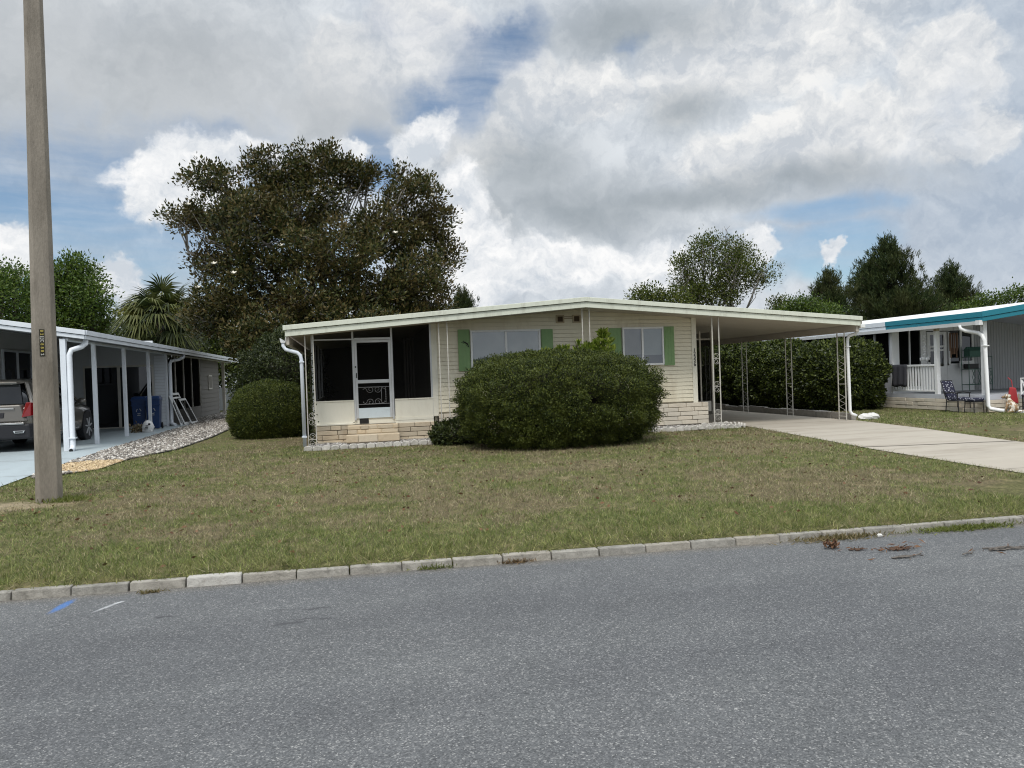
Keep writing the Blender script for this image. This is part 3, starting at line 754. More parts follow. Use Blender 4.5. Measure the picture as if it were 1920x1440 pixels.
# gable vents
for a in (5.03,5.46):
    mb=MB(); mb.box(a,a+.21,YW-.045,YW-.012,2.80,2.835); mb.box(a,a+.21,YW-.045,YW-.012,2.965,3.0); mb.box(a,a+.035,YW-.044,YW-.012,2.835,2.965); mb.box(a+.175,a+.21,YW-.044,YW-.012,2.835,2.965)
    v_=mb.build('gable_vent',M['tan'],house)
    mb=MB(); mb.box(a+.035,a+.175,YW-.016,YW-.013,2.835,2.965)
    for k in range(6): mb.add([(a+.035,YW-.035,2.838+k*.022),(a+.175,YW-.035,2.838+k*.022),(a+.175,YW-.018,2.855+k*.022),(a+.035,YW-.018,2.855+k*.022)],[(0,1,2,3)])
    mb.build('louvre',M['vent'],v_)
mb=MB(); mb.box(5.24,5.46,YW-.03,YW-.013,2.90,2.925); mb.box(5.24,5.46,YW-.03,YW-.013,2.95,2.97); mb.build('vent_bar',M['tan'],house)
# house number down the right corner trim
def text_mesh(name,s,size,loc,mat,parent,rot=(math.pi/2,0,0),ext=.004,align='CENTER'):
    cu=bpy.data.curves.new(name,'FONT'); cu.body=s; cu.size=size; cu.extrude=ext; cu.align_x=align; cu.align_y='CENTER'; cu.offset=.001
    t=bpy.data.objects.new('tmp',cu); col.objects.link(t)
    dg=bpy.context.evaluated_depsgraph_get(); me=bpy.data.meshes.new_from_object(t.evaluated_get(dg)); bpy.data.objects.remove(t)
    R_=Euler(rot).to_matrix().to_4x4(); off=offset_of(parent)
    R_.translation=Vector(loc)-Vector(off); me.transform(R_); me.name=name; me.materials.clear()
    return link(name,me,mat,parent)
for i,ch in enumerate('12326'):
    text_mesh('house_number',ch,.125,(8.728,YW-.036,2.03-i*.092),M['iron'],house)

# screened porch on the left
pz0=.56
mb=MB(); mb.box(-.88,.04,YW-.036,YW+.02,pz0,1.052); mb.box(-.88,.04,YW-.047,YW+.01,1.054,1.085); mb.build('kick_panel',M['cream'],house,bevel=.003)
mb=MB(); mb.box(.99,1.897,YW-.036,YW+.02,pz0+.066,1.042); mb.box(.99,1.897,YW-.047,YW+.01,1.044,1.075); mb.box(.99,1.897,YW-.052,YW+.02,pz0,pz0+.064); mb.build('kick_panel',M['cream'],house,bevel=.003)
MB().box(.99,1.897,YW-.046,YW+.02,.49,pz0-.002).build('capping',M['cream'],house,bevel=.003)
MB().box(.04,.99,YW-.02,YW+.02,.50,.67).build('threshold',M['cream'],house)
MB().box(.15,.36,YW-.035,YW-.021,.52,.64).build('rotted_hole',M['black'],house)
mb=MB()
tp=lambda x: top(x)-.215
for x in (-.88,.05,.955,1.88):
    mb.box(x-.022,x+.022,YW-.03,YW+.03,.6,tp(x))
mb.box(-.88,.03,YW-.02,YW+.02,2.50,2.53)
mb.build('porch_frame',M['alu'],house)
mb=MB()
for a,b in ((-.86,.03),(.975,1.86)): mb.add([(a,YW-.005,1.06),(b,YW-.005,1.06),(b,YW-.005,tp(b)),(a,YW-.005,tp(a))],[(0,1,2,3)])
mb.add([(.07,YW-.005,2.53),(.935,YW-.005,2.53),(.935,YW-.005,tp(.935)),(.07,YW-.005,tp(.07))],[(0,1,2,3)])
mb.build('screen_panel',M['screen'],house)
# porch room behind: side wall with its own screen, floor, back wall, inner posts
mb=MB(); mb.box(-.93,1.93,YW+.02,26,.45,.56); mb.box(-.93,1.93,26,26.08,.5,3.0); mb.box(1.86,1.925,YW+.06,26,.56,2.82); mb.build('porch_floor',M['interior'],house)
mb=MB(); mb.box(-.93,-.89,YW+.03,26,.56,1.06); mb.build('porch_side_panel',M['cream'],house)
MB().add([(-.90,YW+.03,1.06),(-.90,26,1.06),(-.90,26,2.52),(-.90,YW+.03,2.52)],[(0,1,2,3)]).build('side_screen',M['screen'],house)
boxes('side_post',[(-.93,-.88,y-.025,y+.025,1.06,2.55) for y in (20,22,24,25.9)],M['alu'],house)
mb=MB(); 
for x in (1.35,1.42,1.5,1.57): mb.box(x,x+.045,19.6,19.63,.6,2.6)
mb.build('curtain',M['blind_dim'],house)
# screen door
door=MB()
dx0,dx1,dz0,dz1=.085,.925,.645,2.49; yd=YW-.05
f=.055
door.box(dx0,dx0+f,yd,yd+.03,dz0,dz1); door.box(dx1-f,dx1,yd,yd+.03,dz0,dz1); door.box(dx0+f,dx1-f,yd,yd+.029,dz1-.06,dz1); door.box(dx0+f,dx1-f,yd,yd+.029,1.47,1.55)
sd_=door.build('screen_door',M['alu'],house,bevel=.003)
MB().box(dx0+f,dx1-f,yd+.002,yd+.024,dz0,.885).build('kick_plate',M['bluewhite'],sd_,bevel=.003)
mb=MB()
for a,b in ((.885,1.47),(1.55,dz1-.06)): mb.add([(dx0+f,yd+.018,a),(dx1-f,yd+.018,a),(dx1-f,yd+.018,b),(dx0+f,yd+.018,b)],[(0,1,2,3)])
mb.build('door_screen',M['screen'],sd_)
mb=MB(); mb.box(.045,.083,YW-.06,YW-.02,.6,2.53); mb.box(.927,.965,YW-.06,YW-.02,.6,2.53); mb.box(.083,.927,YW-.06,YW-.02,2.495,2.545); mb.build('door_frame',M['alu'],house,bevel=.003)
mb=MB(); yy=yd-.004; xa,xb=dx0+f,dx1-f; xm=(xa+xb)/2
for z in (1.375,.975): mb.tube([(xa,yy,z),(xb,yy,z)],.009,6)
def scroll(c,r,sgn,flip):
    pts=[]
    for k in range(26):
        t=k/25; a=t*4.2*math.pi/1.6; rr=r*(1-.78*t)
        pts.append((c[0]+sgn*rr*math.cos(a),yy,c[2]+flip*rr*math.sin(a)))
    mb.tube(pts,.005,5)
for flip,z in ((-1,1.32),(1,1.02)):
    for sgn in (1,-1): scroll((xm+sgn*.085,yy,z),.085,sgn,flip)
    for sgn in (1,-1): mb.tube([(xm+sgn*.17,yy,z),(xm+sgn*.20,yy,z+flip*-.03),(xm+sgn*.26,yy,z+.0),(xm+sgn*.24,yy,z+.02)],.006,5)
for x in (xb-.09,xb-.19): mb.tube([(x,yy,.98),(x,yy,1.37)],.006,5); 
for k in range(6): mb.ball((xb-.09,yy,1.03+k*.055),.012,.012,.014,8,5)
mb.build('scroll_grille',M['grille'],sd_,smooth=True)
MB().tube([(dx0+.012,yd-.0,1.86),(dx0+.012,yd-.03,1.86)],.02,10).build('lock',M['black'],sd_)
mb=MB(); mb.box(dx0+.02,dx0+.04,yd-.03,yd,1.60,1.72); mb.tube([(dx0+.03,yd-.028,1.61),(dx0+.03,yd-.05,1.66),(dx0+.03,yd-.028,1.71)],.008,6); mb.build('handle',M['black'],sd_)
# block skirting under the porch and the main wall, and the two block steps
mb=MB(); blocks(mb,-.86,1.90,YW-.02,.06,.50,h=.11,L=.42); sk=mb.build('skirting',M['brick'],house,bevel=.008)
MB().box(-.84,1.9,YW-.045,YW+.05,.05,.51).build('mortar_bed',M['mortar'],sk)
mb=MB(); blocks(mb,-.86,.04,YW-.02,.505,.555,h=.05,L=.55); mb.box(-.88,.0,YW-.05,YW,.5,.56); mb.build('capping',M['cream'],house,bevel=.004)
mb=MB(); mb.box(-.9,1.9,YW-.1,YW-.02,.03,.135); mb.build('footing',M['brick'],house,bevel=.01)
mb=MB(); blocks(mb,-.13,1.02,YW-.30,.30,.50,h=.10,L=.36,depth=.05); blocks(mb,-.17,1.06,YW-.55,.12,.30,h=.18,L=.40,depth=.06)
mb.box(-.12,1.01,YW-.33,YW-.06,.12,.495); mb.box(-.16,1.05,YW-.58,YW-.3,.10,.295)
mb.build('step',M['brick'],house,bevel=.012)
mb=MB(); blocks(mb,2.02,9.04,YW-.03,.12,.675,h=.112,L=.40,depth=.06); sk=mb.build('skirting',M['brickwhite'],house,bevel=.008)
mb=MB(); mb.box(2.02,9.03,YW-.06,YW+.02,.05,.67); mb.box(8.8,9.03,YW+.02,YW+1.1,.05,.67); mb.build('mortar_bed',M['mortar'],sk)
mb=MB(); blocks(mb,YW,YW+1.1,9.05,.12,.675,h=.112,L=.40,depth=.03,face='x'); mb.build('skirting',M['brickwhite'],house,bevel=.008)

# wrought posts: two square tubes and scrolls or zigzag between
def post(name,xa,ya,xb,yb,z0,za,zb,orn='scroll'):
    mb=MB(); t=.022
    mb.box(xa-t/2,xa+t/2,ya-t/2,ya+t/2,z0,za); mb.box(xb-t/2,xb+t/2,yb-t/2,yb+t/2,z0,zb)
    A=lambda u,z: (xa+(xb-xa)*u, ya+(yb-ya)*u, z)
    if orn=='zigzag':
        for base,k in ((z0+.18,3),(z0+1.05,4)):
            for i in range(k*2):
                mb.tube([A(.08 if i%2 else .92,base+i*.085),A(.92 if i%2 else .08,base+(i+1)*.085)],.0045,4)
        for z in (z0+.1,z0+.95,min(za,zb)-.12): mb.tube([A(0,z),A(1,z)],.008,5)
    elif orn!='none4':
        zz=[z0+.25,z0+.95,z0+1.65] if orn=='scroll' else [z0+.16,z0+.62]
        for zc in zz:
            for fl in (1,-1):
                pts=[]
                for k in range(18):
                    q=k/17; a=q*2.6*math.pi; rr=.44*(1-.7*q)
                    pts.append(A(.5+rr*math.cos(a)*1.0,zc+fl*(.07+rr*math.sin(a)*.17)))
                mb.tube(pts,.0045,5)
        for z in zz: mb.tube([A(0,z),A(1,z)],.006,5)
    return mb.build(name,M['postgrey'],house)
YP=YF+.16
def tq(x): return top(x)-.21
post('post',-.985,YP,-.81,YP,.10,tq(-.98),tq(-.81),'left')
post('post',1.995,YP,2.19,YP,.10,tq(2),tq(2.19),'none4')
post('post',5.45,YP,5.63,YP,.10,tq(5.5),tq(5.63),'none4')
post('post',8.82,YP,9.0,YP,.13,tq(8.8),tq(9),'scroll')
for y in (17.32,19.75,22.3,24.9,27.6):
    post('post',12.66,y,12.66,y+.30,.06,2.39,2.39,'zigzag')
# downspouts
def downspout(parent,pts,name='downspout',w=.075,mat=None,straps=()):
    mb=MB(); mb.tube(pts,w*.55,10)
    d=mb.build(name,mat or M['white'],parent,smooth=True)
    d.data.polygons.foreach_set('use_smooth',[len(p.vertices)<=4 for p in d.data.polygons])
    if straps:
        for z,(x,y) in straps: MB().box(x-w*.7,x+w*.7,y-w*.7,y+w*.7,z,z+.03).build('strap',mat or M['white'],d)
    return d
M['spout']=paint('bluish white downspout',(.66,.71,.78),rough=.4,var=.05,scale=2,dirt=(.4,.4,.4),dirt_amt=.3,dscale=3)
downspout(house,[(-1.45,YP+.05,2.44),(-1.45,YP+.04,2.36),(-1.40,YP,2.28),(-1.15,YP-.04,2.20),(-1.09,YP-.05,2.14),(-1.07,YP-.05,2.05),(-1.065,YP-.05,.12)],mat=M['spout'],straps=((1.98,(-1.065,YP-.05)),(.32,(-1.065,YP-.05))))
downspout(house,[(13.02,17.25,2.46),(13.02,17.25,2.40),(12.98,17.3,2.33),(12.83,17.35,2.27),(12.79,17.36,2.2),(12.78,17.36,2.1),(12.80,17.36,.30),(12.83,17.33,.22),(12.92,17.25,.16)],mat=M['white'],straps=((1.98,(12.785,17.36)),))
mb=MB(); mb.box(12.93,13.06,YF+.0,YF+.4,2.46,2.56); mb.build('gutter_end',M['white'],house,bevel=.01)
# screened side entry under the carport
boxes('entry_panel',[(8.79,10.19,20.0,20.05,.30,.60),(10.2,10.28,20.06,22.5,.30,.6)],M['offwhite'],house,.004)
mb=MB(); mb.box(10.22,10.30,19.97,20.05,.30,2.62); mb.box(8.79,8.86,19.97,20.05,.6,2.62); mb.box(9.86,9.90,19.975,20.03,.6,2.62); mb.box(8.86,10.22,19.99,20.03,2.38,2.41); mb.build('entry_door_frame',M['postgrey'],house)
MB().add([(8.86,20.0,.6),(10.22,20.0,.6),(10.22,20.0,2.36),(8.86,20.0,2.36)],[(0,1,2,3)]).build('entry_screen',M['screen'],house)
MB().add([(10.25,20.05,.6),(10.25,22.4,.6),(10.25,22.4,2.6),(10.25,20.05,2.6)],[(0,1,2,3)]).build('entry_screen',M['screen'],house)
mb=MB(); mb.box(8.79,10.25,20.05,22.5,.2,.3); mb.box(8.79,10.28,22.5,22.56,.2,2.6); mb.build('entry_floor',M['interior'],house)
MB().box(9.1,10.0,22.45,22.5,.55,2.4).build('side_door',M['dark'],house)

# planting bed and scalloped edging
M['mulch']=stone_mat('bed stones',[(0,(.11,.105,.10)),(.4,(.24,.225,.21)),(.8,(.42,.40,.37)),(1,(.66,.65,.62))])
o=MB().add([(-1.0,16.86,.075),(9.5,16.96,.075),(9.45,YW-.1,.085),(-1.0,YW-.1,.085)],[(0,1,2,3)]).build('planting_bed',M['gravelbase']); o['kind']='structure'
r_=np.random.default_rng(8); n_=5200
px=np.where(r_.uniform(0,1,n_)<.45,r_.uniform(-1,2.2,n_),r_.uniform(6.5,9.5,n_)); py=r_.uniform(16.9,YW-.1,n_)
stones('bed_stones',px,py,np.full(n_,.082),.036,M['mulch'],r_)
M['scallop']=paint('weathered white concrete edging',(.52,.50,.455),rough=.85,var=.3,scale=9,dirt=(.17,.155,.13),dirt_amt=.8,dscale=11,bump=.5,bscale=60)
def edging_block(wd=.182,h=.115,d=.055):
    prof=[(-wd/2,0),(wd/2,0),(wd/2,h*.45)]+[(wd/2*math.cos(a),h*.45+h*.55*math.sin(a)) for a in [math.pi*k/8 for k in range(1,8)]]+[(-wd/2,h*.45)]
    return MB().prism(prof,'y',-d/2,d/2)
eb=edging_block().build('edging_block',M['scallop'],bevel=.012)
spots=[]
x=-.98
while x<2.35: spots.append((x,16.80+.0*x,0)); x+=.192
x=6.6
while x<9.45: spots.append((x,16.88,0)); x+=.192
for k in range(6): spots.append((9.52+.05*math.sin(k*.6)-.02*k,16.98+k*.15,rad(60+k*8)))
for k in range(5): spots.append((9.36-k*.15,17.62+.0*k,rad(5)))
for i,(x,y,a) in enumerate(spots):
    o=eb if i==0 else eb.copy()
    if i: col.objects.link(o)
    o.location=(x,y,lawn_z(y)-.005+random.uniform(-.012,.012)); o.rotation_euler=(random.uniform(-.1,.1),random.uniform(-.05,.05),a+random.uniform(-.08,.08))
    if x<3: lb='weathered white scalloped edging block below the screened porch'
    elif a==0: lb='weathered white scalloped edging block right of the big round bush'
    else: lb='weathered white scalloped edging block turning in beside the carport driveway'
    tag(o,lb,'edging block','scalloped edging blocks along the planting bed')

# low concrete wall along the carport, two broken blocks at its end
M['wallconc']=paint('old concrete wall',(.33,.31,.28),rough=.9,var=.2,scale=2.5,dirt=(.13,.12,.10),dirt_amt=.65,dscale=2.5,bump=.6,bscale=50)
mb=MB(); y=17.45; rr=random.Random(9)
while y<28.5:
    L=rr.uniform(.7,1.1); h=.235+rr.uniform(-.025,.03)
    mb.hexa([(12.90,y,.0),(13.06,y,.0),(13.06,y+L-.01,.0),(12.90,y+L-.01,.0),(12.905,y,h),(13.055,y,h-.01),(13.055,y+L-.01,h+rr.uniform(-.02,.02)),(12.905,y+L-.01,h+rr.uniform(-.02,.02))]); y+=L
tag(mb.build('low_wall',M['wallconc'],bevel=.02),'low old concrete kerb wall along the right edge of the carport','low wall')
M['whiteconc']=paint('whitewashed concrete',(.66,.65,.62),rough=.85,var=.12,scale=6,dirt=(.3,.29,.27),dirt_amt=.5,dscale=7,bump=.6,bscale=40)
for (x,y,sx,lb) in ((13.30,17.42,.22,'whitewashed concrete lump touching the end of the low carport wall'),(13.62,17.55,.20,'whitewashed concrete lump lying farther out in the grass than its twin')):
    mb=MB().ball((0,0,.07),sx,.13,.11,10,7,jit=.09)
    o=mb.build('concrete_lump',M['whiteconc'],smooth=False); o.location=(x,y,.03); tag(o,lb,'concrete lump')
# ------------------------------------------------------------------ vegetation
M['mag']=leaf_mat('magnolia leaves',[(.012,.018,.006),(.026,.035,.010),(.045,.054,.014),(.068,.072,.019),(.095,.070,.023),(.12,.098,.038)],rough=.5,trans=.12,pscale=.35,spec=.22,patch=(.085,.055,.02))
M['bush']=leaf_mat('clipped bush leaves',[(.011,.019,.006),(.025,.038,.010),(.045,.063,.014),(.08,.102,.020),(.145,.162,.033)],rough=.5,trans=.2,pscale=2.2,spec=.2,patch=(.11,.13,.026))
M['bushdark']=leaf_mat('dark shrub leaves',[(.013,.022,.008),(.024,.036,.011),(.042,.055,.015),(.07,.085,.022)],rough=.45,trans=.2,pscale=.8)
M['hedge']=leaf_mat('hedge leaves',[(.012,.019,.007),(.022,.034,.010),(.042,.058,.014),(.08,.105,.024),(.15,.18,.04)],rough=.42,trans=.2,pscale=.7)
M['bright']=leaf_mat('bright green leaves',[(.09,.14,.02),(.15,.215,.035),(.22,.28,.05),(.32,.36,.09)],rough=.45,trans=.4)
M['oak']=leaf_mat('oak leaves',[(.03,.058,.012),(.052,.09,.018),(.085,.132,.024),(.13,.175,.034)],rough=.45,trans=.28,pscale=.5)
M['thin']=leaf_mat('thin tree leaves',[(.03,.045,.012),(.055,.075,.018),(.09,.11,.026),(.14,.15,.04)],rough=.55,trans=.28,pscale=.4,spec=.12)
M['pine']=leaf_mat('pine needles',[(.014,.026,.012),(.028,.046,.018),(.048,.068,.024),(.075,.09,.032)],rough=.55,trans=.1,spec=.12,pscale=.4,patch=(.075,.075,.03))
M['palm']=leaf_mat('palm leaflets',[(.020,.029,.012),(.040,.054,.018),(.07,.085,.026),(.12,.125,.045)],rough=.5,trans=.15,spec=.15)
M['palmflower']=leaf_mat('palm flower sprays',[(.16,.18,.03),(.24,.24,.05),(.30,.28,.08)],rough=.7,trans=.2)
M['petal']=paint('white petals',(.75,.72,.62),rough=.6)
M['bark']=paint('grey bark',(.25,.235,.21),rough=.9,var=.3,scale=4,dirt=(.07,.06,.05),dirt_amt=.5,dscale=3,bump=.6,bscale=30,stretch=(2,2,.4))
M['barkdark']=paint('dark bark',(.075,.06,.045),rough=.9,var=.3,scale=4,bump=.6,bscale=30,stretch=(2,2,.4))
M['palmbark']=paint('palm trunk',(.17,.12,.08),rough=.9,var=.3,scale=6,bump=.8,bscale=20)
M['twig']=paint('bush shade hull',(.022,.02,.013),rough=.95,var=.4,scale=10)  # near-black for hull and stems, imitates shade deep in the bushes

def clump_leaves(C, per, spread, L, W, rng, up=.35, out=1.0):
    """rosettes of leaves round every clump centre"""
    n=len(C); off=rng.normal(size=(n*per,3))*spread; off[:,2]*=.75
    pos=np.repeat(C,per,0)+off
    ax=unit(off)*out+rng.normal(size=(n*per,3))*.45+np.array([0,0,up])
    return leaves(pos,ax,L,W,rng,face=unit(off)*.5+np.array([0,0,.75]))
def blob_points(b, n, rng, shell=(.55,1.0)):
    cx,cy,cz,rx,ry,rz=b
    d=unit(rng.normal(size=(n,3))); r=rng.uniform(shell[0]**3,shell[1]**3,(n,1))**(1/3)
    return np.array([cx,cy,cz])+d*r*np.array([rx,ry,rz])
def bent(a,b,rng,k=5,wob=.08):
    a=np.array(a,float); b=np.array(b,float); L=np.linalg.norm(b-a)
    pts=[a+(b-a)*t for t in np.linspace(0,1,k)]
    for i in range(1,k-1): pts[i]=pts[i]+rng.normal(size=3)*L*wob
    return [tuple(p) for p in pts]

def tree(name,label,cat,base,trunk_r,fork_z,blobs,clumps,per,spread,L,W,leafmat,barkmat,rng,up=.35,twigs=10,limb_r=None,group=None,lean=(0,0),flowers=0,extra_twigs=None,stems=1,shell=(.5,1.0)):
    t=thing(name,label,cat,tuple(base),group=group)
    base=np.array(base,float); mb=MB()
    forks=[]
    for s in range(stems):
        fx=base+np.array([lean[0]+(rng.normal()*.5 if stems>1 else 0),lean[1]+(rng.normal()*.5 if stems>1 else 0),fork_z])
        b0=base+(np.array([rng.normal()*.3,rng.normal()*.3,0]) if stems>1 else 0)
        mb.tube(bent(b0-np.array([0,0,.1]),fx,rng,5,.03),[trunk_r*(1.25-.5*i/4) for i in range(5)],9); forks.append(fx)
    lr=limb_r or trunk_r*.45
    tot=sum(b[3]*b[5] for b in blobs); C=[]
    for b in blobs:
        n=max(6,int(clumps*b[3]*b[5]/tot)); c=blob_points(b,n,rng,shell); C.append(c)
        fx=forks[rng.integers(len(forks))]
        cen=np.array(b[:3]); path=bent(fx,cen,rng,6,.06)
        mb.tube(path,[lr*(1-.75*i/5) for i in range(6)],6)
        for k in range(min(twigs,n)):
            st=np.array(path[rng.integers(3,6)]); mb.tube(bent(st,c[k],rng,4,.09),[lr*.3,lr*.22,lr*.15,.008],4)
    C=np.concatenate(C)
    if extra_twigs:
        for b in extra_twigs:
            cc=blob_points(b,14,rng,(.3,1)); cen=np.array(b[:3])-np.array([0,0,b[5]])
            for p in cc: mb.tube(bent(cen,p,rng,5,.07),[.028,.022,.016,.012,.008],4)
    mb.build('trunk',barkmat,t,smooth=True)
    V,F=clump_leaves(C,per,spread,L,W,rng,up)
    np_mesh('crown',V,F,leafmat,t)
    if flowers:
        mb=MB()
        for i in rng.choice(len(C),flowers,replace=False):
            c=C[i]+np.array([0,-.42,.12])
            for k in range(7):
                a=2*math.pi*k/7; e=np.array([math.cos(a)*.15,math.sin(a)*.10-.03,.06+math.sin(a)*.07])
                mb.add([c,c+e*.6+np.array([-math.sin(a)*.05,math.cos(a)*.05,0]),c+e,c+e*.6-np.array([-math.sin(a)*.05,math.cos(a)*.05,0])],[(0,1,2,3)])
        mb.build('blossom',M['petal'],t)
    return t
def px_blobs(lst, rng, depth=1.0, jitter=0.0):
    """(px,py,rx,ry,Y) read off the photo as directions, turned into real ellipsoids at depth Y"""
    out=[]
    for q in lst:
        px,py,rx,ry,Y=q
        c=at(px,py,Y); k=(c-Vector((0,0,CAM_H))).length/math.hypot(FOC,math.hypot(px-960,py-720))
        out.append((c.x,c.y+rng.uniform(-jitter,jitter),c.z,rx*k*.9,(rx+ry)*.5*k*depth,ry*k*.9))
    return out

rng=np.random.default_rng(21)
YM=33.5
mag=[(520,312,70,42,YM),(600,305,62,40,YM),(655,335,48,34,YM+1),(400,345,62,26,YM-.5),(345,408,52,20,YM-1),(410,400,70,45,YM),(470,420,85,62,YM-1.5),(560,395,105,70,YM+1),
 (690,318,26,24,YM+1),(750,325,22,18,YM+1),(775,365,60,32,YM),(810,420,50,46,YM),(725,430,85,62,YM-1),(620,470,110,60,YM-1.5),(480,500,85,46,YM-2),(400,485,52,40,YM-.5),(830,480,34,34,YM+.5),(775,520,72,50,YM-.5),
 (690,545,95,44,YM-2),(575,555,70,40,YM-2.5),(440,570,85,52,YM-1),(390,595,48,48,YM-1),(650,610,110,44,YM-2.5),(800,570,52,44,YM),(505,630,90,60,YM-2.5),(560,690,60,50,YM-3),(505,690,45,55,YM-2),(740,580,80,40,YM-1),(470,640,45,46,YM+1),(600,655,60,40,YM-2),(535,570,60,36,YM+2)]
tree('magnolia_tree','huge dark spreading magnolia with pale blossoms and grey branches rising behind the cream house','tree',(-.7,YM+.3,0),.30,3.4,
     px_blobs(mag,rng,1.0,.8),2000,54,.19,.175,.080,M['mag'],M['bark'],rng,up=.5,twigs=11,limb_r=.15,flowers=26,stems=3,shell=(.35,1.0))
# broadleaf trees on the far left
tree('leafy_tree','bright green rounded tree behind the roof of the left neighbour house','tree',(-15.3,50,0),.25,3.2,
     px_blobs([(130,520,52,34,50),(105,560,60,40,50),(170,560,44,40,50),(135,500,34,24,50),(60,560,36,40,50.5),(110,610,90,40,50),(180,600,40,36,50),(85,525,34,30,50)],rng,1,.8),620,34,.34,.20,.11,M['oak'],M['barkdark'],rng,shell=(.3,1))
tree('leafy_tree','darker green tree at the far left edge beside the concrete pole','tree',(-18.6,47,0),.22,3,
     px_blobs([(18,525,34,30,47),(8,560,44,40,47),(-30,540,40,44,47),(20,600,60,36,47)],rng,1,.8),330,32,.32,.18,.10,M['oak'],M['barkdark'],rng)
tree('thin_tree','open crowned tree with bare twigs beyond the middle of the carport roof','tree',(23.6,45,0),.20,3.2,
     px_blobs([(1320,470,36,28,45),(1290,500,36,26,45),(1370,470,30,26,45),(1400,490,44,30,45),(1420,515,34,26,45),(1350,500,52,34,45),(1310,535,52,32,45),(1375,535,50,28,45),(1340,560,70,26,44.5),(1290,550,34,28,45),(1335,450,26,16,45)],rng,1,1.0),520,30,.26,.17,.085,M['thin'],M['bark'],rng,twigs=20,limb_r=.10,extra_twigs=px_blobs([(1385,455,34,34,45),(1360,440,20,24,45),(1430,505,28,30,45),(1280,520,30,30,45)],rng),shell=(.3,1))
tree('leafy_tree','low rounded green tree top just above the cream roof, left of the open crowned tree','tree',(18.6,43,0),.16,2.6,
     px_blobs([(1225,555,42,22,43),(1260,565,40,24,43),(1195,560,22,12,43),(1235,590,60,22,43)],rng,1,.6),220,26,.28,.17,.09,M['thin'],M['barkdark'],rng)
tree('leafy_tree','small tree tip standing alone over the right end of the cream roof','tree',(28.5,46,0),.10,3,
     px_blobs([(1457,568,17,10,46),(1470,580,24,14,46)],rng,1,.3),60,24,.22,.16,.08,M['thin'],M['barkdark'],rng)
tree('leafy_tree','dark low tree between the two right hand pines and the teal trimmed roof','tree',(45.6,46,0),.2,3,
     px_blobs([(1850,568,38,16,46),(1880,562,24,12,46),(1830,585,50,20,46),(1790,590,40,20,46)],rng,1,.8),220,26,.3,.18,.10,M['oak'],M['barkdark'],rng)
tree('leafy_tree','tree cut by the right edge of the view above the teal trimmed roof','tree',(48.4,45,0),.2,3,
     px_blobs([(1918,548,14,14,45),(1940,570,30,24,45)],rng,1,.5),90,26,.3,.18,.10,M['oak'],M['barkdark'],rng)
tree('leafy_tree','dark low tree in front of the leftmost pine behind the carport','tree',(28.9,42,0),.15,2.5,
     px_blobs([(1500,575,30,18,42),(1530,590,50,18,42),(1480,590,24,14,42)],rng,1,.6),180,26,.26,.17,.09,M['oak'],M['barkdark'],rng)
# trees far behind, seen under the carport and between the houses
for lb,bx,lst in (('dark shaded tree behind the white back fence between the two left houses',(-5.5,52,0),[(470,700,60,70,52),(420,690,50,60,52),(520,720,60,60,52),(400,640,50,60,52),(450,620,60,60,52)]),
                  ('dark tree filling the far end of the carport opening',(25.5,58,0),[(1365,680,40,40,58),(1400,690,60,36,58),(1440,700,50,40,58),(1330,690,40,40,58),(1370,640,80,40,58)]),
                  ('dark thicket tree behind the palm and the left house roof',(-11.6,56,0),[(250,640,70,50,56),(330,640,70,60,56),(390,660,60,60,56),(200,640,50,40,56)])):
    tree('background_tree',lb,'tree',bx,.25,1.5,px_blobs(lst,rng,1,.8),420,30,.42,.24,.14,M['hedge'],M['barkdark'],rng,shell=(.2,1))

def pine(label,base,h,r,rng,whorls=17,group='pines behind the carport',z0=1.5):
    t=thing('pine_tree',label,'pine tree',base,group=group); base=np.array(base,float)
    mb=MB(); mb.tube([tuple(base+np.array([rng.normal()*.04*i,0,h*i/6])) for i in range(7)],[.17*(1-.15*i) for i in range(7)],7)
    P=[];A=[]
    for w_ in range(whorls):
        f=w_/(whorls-1); z=z0+(h-z0)*f; rr=r*(1-f**1.7)**.9*rng.uniform(.78,1.12)+.14
        for k in range(9 if f<.8 else 6):
            a=rng.uniform(0,6.28); R_=rr*rng.uniform(.7,1.1)
            tip=base+np.array([math.cos(a)*R_,math.sin(a)*R_,z+R_*.28+.1]); st=base+np.array([0,0,z])
            mb.tube([tuple(st),tuple((st+tip)/2+np.array([0,0,-.05*R_])),tuple(tip)],[.03,.022,.012],4)
            m=int(4+R_*6)
            for j in range(m):
                u=rng.uniform(.25,1.0); c=st+(tip-st)*u+rng.normal(size=3)*.24
                q=26
                P.append(np.repeat(c[None],q,0)+rng.normal(size=(q,3))*[.075,.075,.15])
                d=(tip-st)/max(R_,.2); A.append(d[None]*.5+rng.normal(size=(q,3))*.42+np.array([0,0,.85]))
    mb.build('trunk',M['barkdark'],t,smooth=True)
    P=np.concatenate(P);A=np.concatenate(A)
    V,F=leaves(P,A,.30,.042,rng,fold=.02); np_mesh('crown',V,F,M['pine'],t)
    return t
def pine_at(label,px,py,hw,Y,**k):
    top=at(px,py,Y); s=(top-Vector((0,0,CAM_H))).length/math.hypot(FOC,math.hypot(px-960,py-720))
    pine(label,(top.x,Y,0),top.z,hw*s,rng,**k)
pine_at('tallest of the pines, broad and dark, left of the teal trimmed roof',1662,462,116,46,whorls=24)
pine_at('slim pine left of the tallest pine behind the carport',1552,522,66,45,whorls=16)
pine_at('narrow pointed pine right of the tallest pine',1780,510,64,48,whorls=16)
pine_at('little pine tip showing over the cream roof beside the magnolia',868,556,36,60,whorls=10,z0=4)

